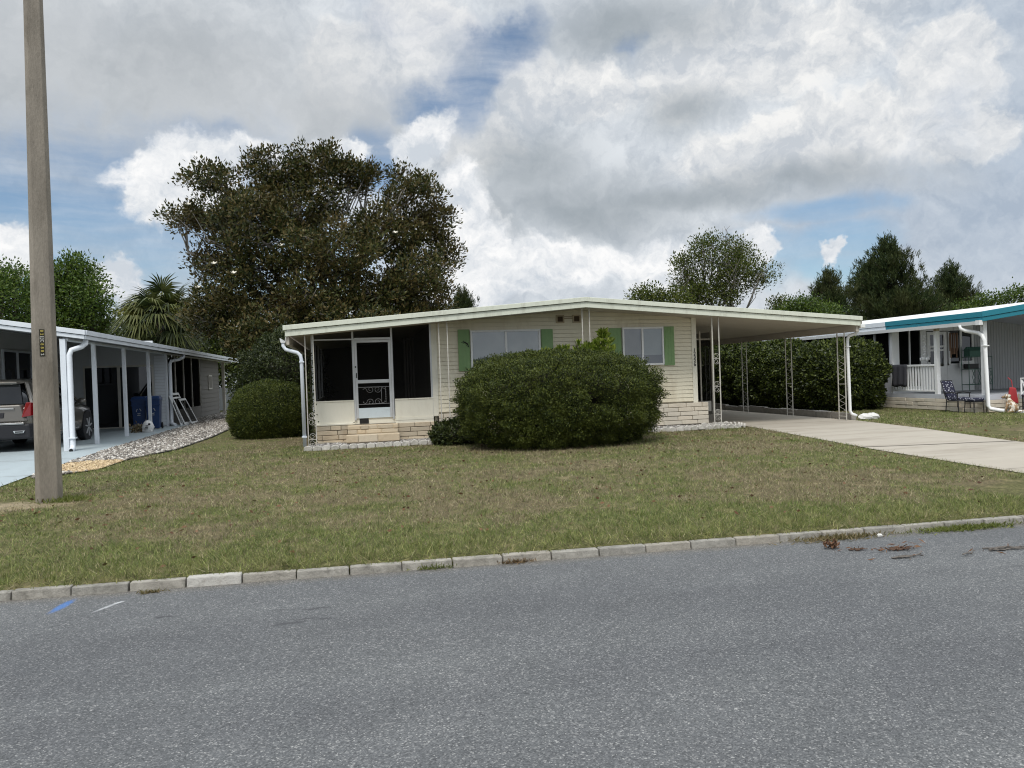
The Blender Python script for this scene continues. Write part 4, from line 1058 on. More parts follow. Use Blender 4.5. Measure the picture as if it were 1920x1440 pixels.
# palm
def palm(label,base,h,r,rng):
    t=thing('palm_tree',label,'palm',base); base=np.array(base,float)
    mb=MB(); mb.tube([tuple(base+np.array([0,0,h*i/6-.05])) for i in range(7)],[.21,.19,.17,.17,.17,.18,.2],10)
    for k in range(40):
        a=rng.uniform(0,6.28); z=h*rng.uniform(.55,1.0); p=base+np.array([math.cos(a)*.17,math.sin(a)*.17,z]); mb.tube([tuple(p),tuple(p+np.array([math.cos(a)*.12,math.sin(a)*.12,.16]))],[.035,.01],5)
    mb.build('trunk',M['palmbark'],t)
    top=base+np.array([0,0,h])
    def frond():
        a=rng.uniform(0,6.28); el=rng.triangular(-1.1,.35,1.5); ln=r*rng.uniform(.42,.6)
        d=np.array([math.cos(a)*math.cos(el),math.sin(a)*math.cos(el),math.sin(el)])
        hub=top+d*ln*1.0
        side=unit(np.cross(d,[0,0,1.0])[None])[0]; nor=np.cross(side,d)
        vs=[];fs=[]
        nl=30
        for k in range(nl):
            b=(k/(nl-1)-.5)*math.pi*1.5
            e=d*math.cos(b)+side*math.sin(b)
            LL=r*rng.uniform(.46,.58)*(.75+.25*math.cos(b)); droop=np.array([0,0,-LL*(.16+.42*max(0,math.cos(el)))*rng.uniform(.6,1.3)])
            wv=np.cross(e,nor)*.042
            p0=hub; p1=hub+e*LL*.5+nor*.03+droop*.12; p2=hub+e*LL+droop
            i=len(vs); vs+=[p0-wv*.3,p0+wv*.3,p1+wv,p1-wv,p2]
            fs+=[(i,i+1,i+2,i+3),(i+3,i+2,i+4)]
        m=MB().add(vs,fs); m.tube([tuple(top),tuple((top+hub)/2+np.array([0,0,.04])),tuple(hub)],[.025,.02,.014],5)
        m.build('frond',M['palm'],t)
    for k in range(58): frond()
    for s in (-1,1):
        c=top+np.array([s*r*.42,-1.15,.30]); P=np.repeat(c[None],420,0)+rng.normal(size=(420,3))*[.28,.2,.16]
        V,F=leaves(P,rng.normal(size=(420,3))+[s*.3,-.2,-.3],.13,.035,rng); np_mesh('flower_spray',V,F,M['palmflower'],t)  # yellow green flower spray made of small loose quads
    return t
pt=at(300,600,40)
palm('cabbage palm with yellow green flower sprays behind the left neighbour house',(pt.x,40,0),pt.z,2.55,rng)

# clipped bushes: a skin of small leaves over an uneven dome
def fbm3(p,seed):
    r=np.random.default_rng(seed); o=np.zeros(len(p))
    for f,a in ((1.1,1),(2.3,.55),(4.7,.3)):
        for k in range(4):
            d=unit(r.normal(size=(1,3)))[0]; o+=a*np.sin((p@d)*f*2.2+r.uniform(0,6.28))
    return o/4.2
def bush(name,label,cat,c,rx,ry,rz,n,L,W,mat,seed,power=2.6,bump=.10,group=None,floor=.02,dens_gap=.0,shoots=0,dents=(),ls=1.0,dp=.20,pil=.55):
    r=np.random.default_rng(seed); t=thing(name,label,cat,(c[0],c[1],floor),group=group)
    d=unit(r.normal(size=(n,3))); d[:,2]=np.where(d[:,2]<-.9,-d[:,2],d[:,2])
    q=(np.abs(d[:,0]/1)**power+np.abs(d[:,1]/1)**power+np.abs(d[:,2]/1)**power)**(-1/power)
    R=np.array([rx,ry,rz]); p0=d*q[:,None]
    f=.8*fbm3(p0*R*ls,seed)+pil*(np.abs(fbm3(p0*R*2.1*ls,seed+100))*2.6-.75); depth=r.uniform(0,1,n)**1.15
    def dent(dd):
        o=np.zeros(len(dd))
        for dv,rad_,dp in dents:
            v=np.array(dv)/np.linalg.norm(dv); o+=dp*np.exp(-((dd-v)**2).sum(1)/rad_**2)
        return o
    dn=dent(d); f=f-dn/max(bump,.01)*1.0
    s=1+bump*f-dp*depth
    pos=np.array(c)+p0*R*s[:,None]
    nn=unit(p0/R)
    keep=(pos[:,2]>floor+.02)&(f+dens_gap*2>-1.2+r.uniform(0,.5,n)*(dens_gap>0))
    pos,nn,f2=pos[keep],nn[keep],f[keep]
    ax=nn*.45+r.normal(size=pos.shape)*.62+np.array([0,0,.25])
    V,F=leaves(pos,ax,L,W,r,face=nn*1.0)
    # bush shade hull inside: added solid, near-black colour stands in for inner shade
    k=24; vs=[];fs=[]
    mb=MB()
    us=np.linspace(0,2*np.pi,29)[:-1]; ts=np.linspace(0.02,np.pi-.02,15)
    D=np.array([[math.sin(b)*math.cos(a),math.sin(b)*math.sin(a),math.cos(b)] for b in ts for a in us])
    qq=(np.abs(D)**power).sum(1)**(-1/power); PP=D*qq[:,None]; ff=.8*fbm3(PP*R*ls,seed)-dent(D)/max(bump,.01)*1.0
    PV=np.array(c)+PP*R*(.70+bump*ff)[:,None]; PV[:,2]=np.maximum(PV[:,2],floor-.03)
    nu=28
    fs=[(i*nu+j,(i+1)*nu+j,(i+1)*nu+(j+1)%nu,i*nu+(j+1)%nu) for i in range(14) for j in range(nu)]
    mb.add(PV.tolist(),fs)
    for k in range(9):
        a=r.uniform(0,6.28); mb.tube([(c[0]+math.cos(a)*.15,c[1]+math.sin(a)*.1,floor-.03),(c[0]+math.cos(a)*rx*.5,c[1]+math.sin(a)*ry*.5,floor+rz*.5)],[.04,.02],5)
    mb.build('twigs',M['twig'],t)  # closed dark hull that blocks the view through, plus a few stems
    if shoots:
        P=[];A=[]
        for k in range(shoots):
            j=r.integers(len(pos)); 
            for u in range(5): P.append(pos[j]+nn[j]*(.014*u)+[0,0,.008*u]); A.append(nn[j]+r.normal(size=3)*.7+[0,0,.5])
        V2,F2=leaves(np.array(P),np.array(A),L*1.2,W*1.2,r); V=np.concatenate([V,V2]); F=np.arange(len(V)).reshape(-1,4)
    np_mesh('foliage',V,F,mat,t)
    return t
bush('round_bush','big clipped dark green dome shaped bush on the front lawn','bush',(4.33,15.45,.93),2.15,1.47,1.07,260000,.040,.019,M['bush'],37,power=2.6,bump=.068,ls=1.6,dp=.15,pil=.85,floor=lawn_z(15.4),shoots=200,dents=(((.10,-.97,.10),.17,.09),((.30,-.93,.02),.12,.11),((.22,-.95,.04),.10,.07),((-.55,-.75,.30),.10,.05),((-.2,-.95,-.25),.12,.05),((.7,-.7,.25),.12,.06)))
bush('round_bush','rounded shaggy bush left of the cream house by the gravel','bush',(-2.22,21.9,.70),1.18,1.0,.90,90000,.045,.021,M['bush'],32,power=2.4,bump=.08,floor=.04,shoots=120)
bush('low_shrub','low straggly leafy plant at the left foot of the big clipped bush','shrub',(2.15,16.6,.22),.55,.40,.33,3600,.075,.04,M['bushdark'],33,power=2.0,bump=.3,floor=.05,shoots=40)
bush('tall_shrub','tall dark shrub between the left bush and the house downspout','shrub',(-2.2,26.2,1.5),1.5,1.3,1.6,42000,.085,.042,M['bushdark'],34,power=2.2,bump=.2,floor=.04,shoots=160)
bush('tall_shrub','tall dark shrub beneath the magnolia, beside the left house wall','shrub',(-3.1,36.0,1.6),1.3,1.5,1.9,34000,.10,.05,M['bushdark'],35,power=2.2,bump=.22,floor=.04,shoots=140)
# shrubs of the hedge right of the carport
for i,(x,y,z,rx,ry,rz,lb) in enumerate(((15.65,21.75,1.12,1.25,1.25,1.22,'nearest leafy shrub of the tall hedge between the carport and the teal trimmed house'),
      (15.1,24.4,1.2,1.2,1.5,1.32,'middle shrub of the tall hedge right of the carport posts'),
      (15.1,27.4,1.28,1.25,1.7,1.38,'shrub of the tall hedge behind the middle carport post'),
      (15.4,30.8,1.3,1.5,1.9,1.42,'far end shrub of the tall hedge seen through the carport'))):
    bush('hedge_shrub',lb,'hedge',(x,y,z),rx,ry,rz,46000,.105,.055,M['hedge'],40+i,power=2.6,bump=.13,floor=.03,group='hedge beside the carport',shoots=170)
# the light green young shrub growing behind the big bush, with lower sprigs
t=thing('young_shrub','light green young leafy shrub poking up behind the big clipped bush','shrub',(5.75,17.15,.08))
r=np.random.default_rng(50); mb=MB(); P=[];A=[]
for (x,y,h,wd,n) in ((5.98,17.2,2.52,.32,700),(5.33,17.2,2.28,.16,170),(4.95,17.2,2.14,.40,420),(5.6,17.2,2.20,.45,520),(4.55,17.2,2.10,.25,160)):
    mb.tube([(x,y,.08),(x+.03,y,h*.5),(x,y,h)],[.02,.015,.006],5)
    z=h-(r.uniform(0,1,n)**1.15)*(.95 if h>2.2 else .5)
    f=np.clip((h-z)/.55,0.10,1)**.55*(.75+.35*np.sin(z*23)*np.sin(z*11+1))
    a=r.uniform(0,6.28,n); rr=wd*f*r.uniform(0,1.15,n)**.6
    p=np.stack([x+np.cos(a)*rr,y+np.sin(a)*rr,z],1); P.append(p); A.append(np.stack([np.cos(a)*.7,np.sin(a)*.7,np.ones(n)*.9],1)+r.normal(size=(n,3))*.4)
    for k in range(12):
        j=r.integers(n); mb.tube([(x,y,max(.1,p[j][2]-.25)),tuple(p[j])],[.008,.004],4)
mb.build('stem',M['barkdark'],t)
V,F=leaves(np.concatenate(P),np.concatenate(A),.13,.062,r); np_mesh('foliage',V,F,M['bright'],t)
# ivy climbing beside the left post
t=thing('climbing_vine','thin vine climbing the white post at the porch corner','vine',(-.9,17.5,.1))
r=np.random.default_rng(51); n=420; z=.15+r.uniform(0,1,n)**1.4*2.1
P=np.stack([-.90+r.normal(0,.035,n),17.45+r.normal(0,.05,n),z],1); V,F=leaves(P,r.normal(size=(n,3)),.055,.035,r); np_mesh('foliage',V,F,M['bushdark'],t)
MB().tube([(-.9,17.45,.05),(-.88,17.46,.8),(-.92,17.45,1.5),(-.89,17.46,2.3)],.008,5).build('stem',M['barkdark'],t)

# weeds growing in the gutter against the kerb
def tuft(label,x,y,wx,wy,n,h,cols,seed):
    r=np.random.default_rng(seed)
    m=leaf_mat('weed blades',cols,rough=.6,trans=.2)
    P=np.stack([x+r.normal(0,wx,n),y+r.normal(0,wy,n),np.full(n,-.09)],1)
    A=r.normal(size=(n,3))*[1,.8,.3]+[0,0,.75]
    V,F=leaves(P,A,h,.008,r); o=np_mesh('weed_tuft',V,F,m); tag(o,label,'weeds'); return o
GRN=[(.07,.09,.02),(.13,.16,.035),(.2,.21,.06)]; DRY=[(.10,.06,.035),(.19,.13,.07),(.28,.20,.12)]; MIX=[(.09,.09,.03),(.16,.13,.06),(.24,.18,.1)]
tuft('green grass tuft in the gutter against the kerb, left of the brown clump',.66,6.43,.10,.03,420,.055,GRN,1)
tuft('small brown dead grass clump against the kerb below the big bush',1.36,6.37,.07,.025,260,.05,DRY,2)
tuft('wide dry grass patch spilling over the kerb at the right',4.42,6.20,.22,.05,900,.06,MIX,3)
tuft('green yellow grass patch spilling over the kerb farthest right',5.75,6.14,.28,.05,1100,.06,GRN,4)
tuft('grass wisps at the kerb foot of the pale stone',-1.62,6.42,.06,.015,90,.04,MIX,5)
# ------------------------------------------------------------------ left neighbour house
M['coolwhite']=paint('cool white metal',(.70,.74,.79),rough=.42,var=.05,scale=1,dirt=(.42,.44,.46),dirt_amt=.35,dscale=1.5)
M['leftwall']=paint('white stucco board',(.55,.57,.59),rough=.7,var=.05,scale=1,dirt=(.35,.35,.35),dirt_amt=.25,dscale=1.2)
M['shed']=paint('taupe clapboard',(.16,.152,.138),rough=.75,var=.08,scale=2,dirt=(.14,.13,.11),dirt_amt=.4,dscale=2)
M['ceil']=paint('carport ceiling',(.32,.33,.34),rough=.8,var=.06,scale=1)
lh=thing('neighbor_house','white left neighbour house with an open carport and long eave over gravel','house',(-10,30,.05))
EX,EY0,EY1,EZ,LS=-6.35,20.05,46.0,2.98,.16
lt=lambda x: EZ+LS*(EX-x) if x>-13 else EZ+LS*(EX+13)-LS*(-13-x)
mb=MB()
mb.hexa([(EX,EY0,lt(EX)-.09),(-13,EY0,lt(-13)-.09),(-13,EY1,lt(-13)-.09),(EX,EY1,lt(EX)-.09),(EX,EY0,lt(EX)),(-13,EY0,lt(-13)),(-13,EY1,lt(-13)),(EX,EY1,lt(EX))])
mb.hexa([(-13,EY0,lt(-13)-.09),(-20,EY0,lt(-20)-.09),(-20,EY1,lt(-20)-.09),(-13,EY1,lt(-13)-.09),(-13,EY0,lt(-13)),(-20,EY0,lt(-20)),(-20,EY1,lt(-20)),(-13,EY1,lt(-13))])
mb.build('roof',M['coolwhite'],lh)
mb=MB()
for a,b in ((-.10,.015),(-.20,-.11)):
    o=.03 if a>-.15 else 0
    mb.hexa([(EX+o,EY0-.02-o,EZ+a),(-13,EY0-.02-o,lt(-13)+a),(-13,EY0+.02,lt(-13)+a),(EX+o,EY0+.02,EZ+a),(EX+o,EY0-.02-o,EZ+b),(-13,EY0-.02-o,lt(-13)+b),(-13,EY0+.02,lt(-13)+b),(EX+o,EY0+.02,EZ+b)])
    mb.box(EX-.02,EX+.025+o,EY0+.021,EY1,EZ+a,EZ+b)
mb.build('fascia',M['coolwhite'],lh,bevel=.005)
mb=MB(); 
for x0,x1 in ((-9.9,EX-.03),(-13,-9.9)):
    mb.hexa([(x0,EY0+.05,lt(x0)-.20),(x1,EY0+.05,lt(x1)-.20),(x1,46,lt(x1)-.20),(x0,46,lt(x0)-.20),(x0,EY0+.05,lt(x0)-.17),(x1,EY0+.05,lt(x1)-.17),(x1,46,lt(x1)-.17),(x0,46,lt(x0)-.17)])
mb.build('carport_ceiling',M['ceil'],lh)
WY=30.4
mb=MB(); mb.box(-10.3,-9.72,WY,WY+.1,.05,3.4); mb.box(-7.30,-6.85,WY,WY+.1,.05,2.95); mb.box(-9.72,-7.30,WY,WY+.1,2.40,3.3)
mb.build('carport_wall',M['leftwall'],lh)
mb=MB(); mb.box(-10.38,-10.28,20.8,25.2,.05,3.6); mb.box(-10.38,-10.28,27.3,WY,.05,3.6); mb.box(-10.38,-10.28,25.2,27.3,.05,1.75); mb.box(-10.38,-10.28,25.2,27.3,2.85,3.6); mb.build('side_wall',M['leftwall'],lh)
mb=MB(); mb.box(-14,-10.4,20.8,20.9,.05,3.5); mb.build('front_wall',M['leftwall'],lh)
mb=MB()
for y0,y1 in ((25.2,25.27),(26.2,26.27),(27.23,27.3)): mb.box(-10.3,-10.22,y0,y1,1.75,2.85)
mb.box(-10.3,-10.22,25.27,27.23,2.78,2.85); mb.box(-10.3,-10.2,25.15,27.35,1.70,1.77)
wn=mb.build('window',M['coolwhite'],lh,bevel=.01)
MB().add([(-10.27,25.27,1.77),(-10.27,27.23,1.77),(-10.27,27.23,2.78),(-10.27,25.27,2.78)],[(0,1,2,3)]).build('pane',M['darkpane'],wn)
# sliding glass door
mb=MB()
for a,b in ((-9.72,-9.66),(-8.56,-8.46),(-7.36,-7.30)): mb.box(a,b,WY-.03,WY+.05,.06,2.4)
mb.box(-9.66,-7.36,WY-.028,WY+.05,2.33,2.4); mb.box(-9.70,-7.32,WY-.06,WY+.05,.03,.10)
sdr=mb.build('sliding_door',M['offwhite'],lh,bevel=.004)
for a,b in ((-9.66,-8.56),(-8.46,-7.36)): MB().add([(a,WY,.1),(b,WY,.1),(b,WY,2.33),(a,WY,2.33)],[(0,1,2,3)]).build('pane',M['darkpane'],sdr)
mb=MB(); mb.box(-8.54,-8.50,WY-.06,WY-.03,.85,1.0); mb.build('handle',M['offwhite'],sdr)
mb=MB(); siding(mb,-7.26,-6.88,WY-.002,.1,2.72,step=.115); mb.build('siding_strip',M['coolwhite'],lh)
MB().box(-6.9,-6.82,WY-.03,WY+.1,.05,2.8).build('corner_trim',M['coolwhite'],lh)
# screened room and shed along the gravel
mb=MB()
mb.box(-6.92,-6.84,WY+.1,36.8,.05,.62); mb.build('screen_room_base',M['shed'],lh)
mb=MB(); ys=[30.55,31.9,33.4,35.0,36.75]
for y in ys: mb.box(-6.90,-6.84,y-.03,y+.03,.62,2.82)
mb.box(-6.9,-6.84,30.5,36.8,2.76,2.82)
mb.build('screen_frame',M['postgrey'],lh)
MB().add([(-6.87,30.5,.62),(-6.87,36.8,.62),(-6.87,36.8,2.78),(-6.87,30.5,2.78)],[(0,1,2,3)]).build('screen_panel',M['screen'],lh)
mb=MB(); mb.box(-9.5,-9.4,30.5,36.8,.05,3); mb.box(-9.5,-6.9,36.7,36.8,.05,2.8); mb.box(-9.5,-6.9,30.5,36.8,.03,.08); mb.build('room_inside',M['dark'],lh)
mb=MB(); z=.1
while z<2.75:
    mb.add([(-6.825,36.8,z),(-6.825,41.6,z),(-6.845,41.6,z+.21),(-6.845,36.8,z+.21),(-6.85,36.8,z),(-6.85,41.6,z)],[(0,1,2,3),(4,5,1,0)]); z+=.21
mb.box(-9.4,-6.846,36.82,41.6,.05,2.8); mb.build('shed_wall',M['shed'],lh)
mb=MB(); mb.box(-6.83,-6.79,38.6,39.5,1.35,2.05); f=mb.build('shed_window',M['postgrey'],lh); MB().box(-6.79,-6.785,38.68,39.42,1.42,1.98).build('pane',M['blind_dim'],f)
mb=MB()
for y in (22.3,25.05,27.86): 
    mb=MB().box(-6.90,-6.80,y-.05,y+.05,.05,EZ-.18); mb.build('carport_post',M['coolwhite'],lh,bevel=.008)
MB().box(-6.92,-6.79,20.08,20.2,.05,EZ-.18).build('carport_post',M['coolwhite'],lh,bevel=.008)
MB().box(-6.92,-6.78,43.1,43.24,.0,EZ-.18).build('carport_post',M['postgrey'],lh,bevel=.008)
mb=MB().box(-6.95,-6.75,EY0+.1,EY1-.5,EZ-.21,EZ-.17); mb.build('eave_beam',M['coolwhite'],lh)
downspout(lh,[(-6.42,20.35,2.78),(-6.42,20.33,2.68),(-6.48,20.22,2.60),(-6.66,20.08,2.52),(-6.70,20.05,2.40),(-6.70,20.04,.22),(-6.69,19.98,.12),(-6.68,19.86,.08)],mat=M['coolwhite'],w=.115,straps=((.36,(-6.70,20.04)),))
mb=MB().tube([(-6.68,19.855,.085),(-6.68,19.845,.084)],.045,10); mb.build('spout_mouth',M['black'],lh)
downspout(lh,[(-6.40,31.3,2.76),(-6.42,31.25,2.66),(-6.52,31.0,2.58),(-6.70,30.55,2.52),(-6.73,30.48,2.4),(-6.73,30.46,.25),(-6.71,30.3,.16),(-6.5,30.0,.10)],mat=M['coolwhite'],w=.11)
# white fence at the back
fc=thing('back_fence','white board fence at the back beyond the left neighbour shed','fence',(-6,46.5,0))
mb=MB()
for k in range(9): mb.box(-10.4+k*.78,-10.4+k*.78+.76,46.48,46.54,.02,1.36+(.02 if k%2 else 0))
mb.build('board_panel',M['coolwhite'],fc)
for k in range(4): MB().box(-10.2+k*2.2,-10.08+k*2.2,46.4,46.475,.0,1.42).build('fence_post',M['coolwhite'],fc)

# ------------------------------------------------------------------ car in the left carport
def car():
    t=thing('parked_car','taupe suv parked nose in under the left neighbour carport','car',(-8.66,20.55,.06),local=True)
    cp,nt,out=new_mat('taupe car paint'); n=N(nt)
    bs=n('BsdfPrincipled',{'Base Color':(.17,.157,.138,1),'Metallic':.6,'Roughness':.28,'Coat Weight':.9,'Coat Roughness':.05}); nt.links.new(bs.outputs[0],out.inputs[0])
    glass=M['darkpane']; trim=paint('dark car trim',(.02,.02,.024),rough=.5); chrome,nt,out=new_mat('car chrome'); n=N(nt)
    bs=n('BsdfPrincipled',{'Base Color':(.75,.75,.76,1),'Metallic':1.0,'Roughness':.12}); nt.links.new(bs.outputs[0],out.inputs[0])
    red,nt,out=new_mat('red lamp'); n=N(nt)
    bs=n('BsdfPrincipled',{'Base Color':(.22,.006,.010,1),'Roughness':.12,'Coat Weight':.8}); nt.links.new(bs.outputs[0],out.inputs[0])
    rub=paint('tyre rubber',(.018,.018,.018),rough=.85); rim,nt,out=new_mat('alloy rim'); n=N(nt)
    bs=n('BsdfPrincipled',{'Base Color':(.55,.56,.58,1),'Metallic':.3,'Roughness':.3}); nt.links.new(bs.outputs[0],out.inputs[0])
    # lower body: stations along y, half section points (x,z)
    def loft(name,st,mat,sub=1,cap=True):
        vs=[];fs=[]; m=len(st[0][1])
        for y,sec in st:
            full=[(x,z) for x,z in sec]+[(-x,z) for x,z in reversed(sec)]
            vs+=[(x,y+(dy if False else 0),z) for x,z in full]
        k=2*m
        for i in range(len(st)-1):
            for j in range(k): fs.append((i*k+j,i*k+(j+1)%k,(i+1)*k+(j+1)%k,(i+1)*k+j))
        if cap: fs+= [tuple(range(k-1,-1,-1)),tuple((len(st)-1)*k+j for j in range(k))]
        return MB().add(vs,fs).build(name,mat,t,smooth=True,sub=sub)
    def sec(w,zb,zt,bel=.0): return [(0.0,zb),(w*.88,zb),(w*.985,zb+.10),(w,zb+(zt-zb)*.45),(w*.985,zb+(zt-zb)*.8),(w*.93,zt),(w*.5,zt+.01),(0,zt+.015)]
    body=loft('body',[(0.10,sec(.80,.40,1.02)),(.12,sec(.86,.36,1.06)),(.35,sec(.925,.27,1.08)),(.9,sec(.95,.24,1.08)),(2.2,sec(.95,.23,1.06)),(3.2,sec(.95,.24,1.05)),(3.7,sec(.945,.25,1.04)),(4.3,sec(.92,.27,.96)),(4.62,sec(.82,.32,.86)),(4.76,sec(.66,.38,.74))],cp)
    # cabin glass and roof
    def csec(wb,zb,wt,zt): return [(0,zb),(wb,zb),(wb*.55+wt*.45,zb+(zt-zb)*.55),(wt,zt),(wt*.6,zt+.02),(0,zt+.025)]
    loft('cabin_glass',[(.16,csec(.80,1.0,.70,1.12)),(.28,csec(.86,1.0,.68,1.48)),(.50,csec(.875,1.0,.66,1.62)),(1.5,csec(.88,1.0,.67,1.66)),(2.4,csec(.88,1.0,.67,1.62)),(3.05,csec(.87,1.0,.64,1.38)),(3.55,csec(.85,.98,.7,1.04))],glass)
    def rsec(w,z): return [(0,z-.05),(w,z-.05),(w+.02,z-.02),(w,z+.02),(w*.6,z+.045),(0,z+.05)]
    loft('roof',[(.10,rsec(.62,1.60)),(.3,rsec(.67,1.65)),(.8,rsec(.685,1.68)),(1.6,rsec(.69,1.69)),(2.35,rsec(.67,1.64)),(2.5,rsec(.66,1.60))],cp)
    for s in (1,-1):
        mb=MB()
        for a,b,w_ in (((.86,.22,1.05),(.67,.34,1.62),.09),((.88,.75,1.05),(.69,.78,1.64),.16),((.895,1.75,1.04),(.69,1.72,1.66),.07),((.885,3.35,1.05),(.67,2.42,1.62),.07)):
            mb.bar((s*a[0],a[1],a[2]),(s*b[0],b[1],b[2]),w_,.05)
        mb.build('pillar',cp,t,bevel=.01)
        MB().hexa([(s*.82,.14,1.04),(s*.90,.14,1.04),(s*.905,1.0,1.04),(s*.82,1.0,1.04),(s*.62,.36,1.62),(s*.685,.36,1.62),(s*.69,.62,1.64),(s*.62,.62,1.64)]).build('rear_quarter',cp,t,bevel=.02)
    # tailgate face, number recess, bumper, chrome, lamps
    mb=MB(); mb.hexa([(-.72,.015,.70),(.72,.015,.70),(.78,.12,.70),(-.78,.12,.70),(-.62,.05,1.10),(.62,.05,1.10),(.68,.2,1.12),(-.68,.2,1.12)]); mb.build('tailgate',cp,t,bevel=.03,smooth=False)
    mb=MB(); mb.hexa([(-.26,.005,.80),(.26,.005,.80),(.26,.04,.80),(-.26,.04,.80),(-.28,.02,.93),(.28,.02,.93),(.28,.05,.93),(-.28,.05,.93)]); mb.build('plate_recess',trim,t,bevel=.01)
    mb=MB(); mb.hexa([(-.86,-.03,.30),(.86,-.03,.30),(.93,.5,.28),(-.93,.5,.28),(-.86,-.06,.66),(.86,-.06,.66),(.945,.5,.64),(-.945,.5,.64)]); mb.build('bumper',trim,t,bevel=.05)
    mb=MB(); mb.box(-.74,.74,-.078,-.02,.645,.685); mb.build('chrome_strip',chrome,t,bevel=.01)
    mb=MB(); mb.box(-.5,.5,.0,.035,1.0,1.035); mb.build('chrome_strip',chrome,t,bevel=.008)
    for s in (1,-1):
        mb=MB(); mb.hexa([(s*.66,-.0,.80),(s*.86,.05,.83),(s*.915,.28,.85),(s*.66,.16,.82),(s*.765,.02,1.15),(s*.87,.06,1.15),(s*.905,.24,1.13),(s*.74,.2,1.14)]); 
        l=mb.build('tail_light',red,t,bevel=.015)
        mb=MB(); mb.hexa([(s*.52,-.075,.44),(s*.72,-.075,.44),(s*.72,-.03,.44),(s*.52,-.03,.44),(s*.49,-.08,.50),(s*.76,-.08,.50),(s*.76,-.03,.50),(s*.49,-.03,.50)]); e=mb.build('exhaust_tip',chrome,t,bevel=.008)
        mb=MB(); mb.box(min(s*.54,s*.71),max(s*.54,s*.71),-.083,-.07,.455,.487); mb.build('exhaust_opening',M['black'],e)
        mb=MB(); mb.ball((s*1.06,3.02,1.10),.12,.07,.085,12,8); mb.tube([(s*.88,3.05,1.04),(s*1.0,3.03,1.08)],.03,6); mb.build('mirror',cp,t,smooth=True)
        mb=MB(); mb.hexa([(s*.62,4.62,.66),(s*.80,4.5,.66),(s*.88,4.2,.70),(s*.62,4.5,.7),(s*.6,4.6,.8),(s*.78,4.46,.82),(s*.86,3.95,.90),(s*.62,4.4,.86)]); mb.build('headlight',chrome,t,bevel=.02)
        mb=MB(); 
        for y in (1.7,2.55): mb.box(min(s*.945,s*.965),max(s*.945,s*.965),y,y+.2,.93,.955)
        mb.build('door_handle',chrome,t,bevel=.006)
        mb=MB(); mb.box(min(s*.945,s*.955),max(s*.945,s*.955),1.55,3.05,.38,.40); mb.build('side_trim',chrome,t)
        for y in (.95,3.78):
            mb=MB(); mb.lathe([(.40,s*.80),(.43,s*.955),(.395,s*.965)],(0,y,.40),'x',24); mb.build('wheel_arch',trim,t)
            mb=MB(); mb.lathe([(.27,s*.73),(.35,s*.74),(.368,s*.78),(.37,s*.90),(.35,s*.945),(.27,s*.955)],(0,y,.37),'x',28); wl=mb.build('wheel',rub,t,smooth=True)
            mb=MB(); mb.lathe([(.27,s*.90),(.275,s*.96),(.25,s*.958),(.245,s*.91)],(0,y,.37),'x',28); mb.lathe([(.06,s*.93),(.05,s*.965)],(0,y,.37),'x',14)
            for k in range(7):
                a=2*math.pi*k/7+.3; mb.bar((s*.945,y+.04*math.cos(a),.37+.04*math.sin(a)),(s*.95,y+.26*math.cos(a),.37+.26*math.sin(a)),.085,.03)
            mb.build('rim',rim,wl)
    mb=MB(); mb.box(-.6,.6,-.02,.22,1.60,1.63); mb.build('spoiler',cp,t,bevel=.01)
    mb=MB(); mb.hexa([(-.66,.10,1.12),(.66,.10,1.12),(.66,.14,1.12),(-.66,.14,1.12),(-.58,.20,1.58),(.58,.20,1.58),(.58,.24,1.58),(-.58,.24,1.58)]); mb.build('rear_window',glass,t,bevel=.01)
    t.scale=(1.0,1.0,1.06)
    return t
car()

# ------------------------------------------------------------------ bins and clutter beside the left carport
M['binblue']=paint('blue bin plastic',(.014,.042,.135),rough=.45,var=.08,scale=3,dirt=(.05,.07,.12),dirt_amt=.3,dscale=3)
M['binprint']=paint('faded print',(.42,.44,.48),rough=.6)
def wheelie_bin(label,x,y,rz):
    t=thing('wheeled_bin',label,'bin',(x,y,.055),rz,'blue wheeled bins by the carport',local=True)
    MB().hexa([(-.22,-.24,.04),(.22,-.24,.04),(.22,.22,.04),(-.22,.22,.04),(-.27,-.32,1.0),(.27,-.32,1.0),(.27,.30,1.0),(-.27,.30,1.0)]).build('body',M['binblue'],t,bevel=.02)
    mb=MB().box(-.28,.28,-.335,-.30,.80,.84); mb.box(-.285,.285,-.335,.315,.96,1.02); mb.build('rim',M['binblue'],t,bevel=.01)
    mb=MB(); mb.hexa([(-.29,-.35,1.02),(.29,-.35,1.02),(.29,.34,1.02),(-.29,.34,1.02),(-.24,-.28,1.10),(.24,-.28,1.10),(.24,.30,1.12),(-.24,.30,1.12)]); mb.build('lid',M['binblue'],t,bevel=.02)
    mb=MB().tube([(-.26,.36,1.02),(-.26,.42,1.04),(.26,.42,1.04),(.26,.36,1.02)],.018,8); mb.build('handle',M['binblue'],t)
    for s in (1,-1):
        MB().lathe([(.10,s*.23),(.11,s*.25),(.11,s*.28),(.09,s*.29)],(0,.24,.11),'x',18).build('wheel',M['black'],t)
    # white round arrow emblem and a line of print
    mb=MB()
    for k in range(3):
        pts=[]
        for j in range(7):
            a=2*math.pi*(k/3)+j*.22; pts.append((.085*math.cos(a),-.305,.62+.085*math.sin(a)))
        mb.tube(pts,[.014]*5+[.02,.004],5)
    mb.box(-.06,.06,-.302,-.297,.475,.495); mb.build('emblem',M['binprint'],t)
    t.scale=(.86,.75,1.06)
    return t
wheelie_bin('blue wheeled bin with a white arrow emblem, left of its twin by the sliding door',-7.40,28.75,rad(4))
wheelie_bin('blue wheeled bin half hidden behind the carport post and nearest the gravel',-6.90,28.6,rad(3))
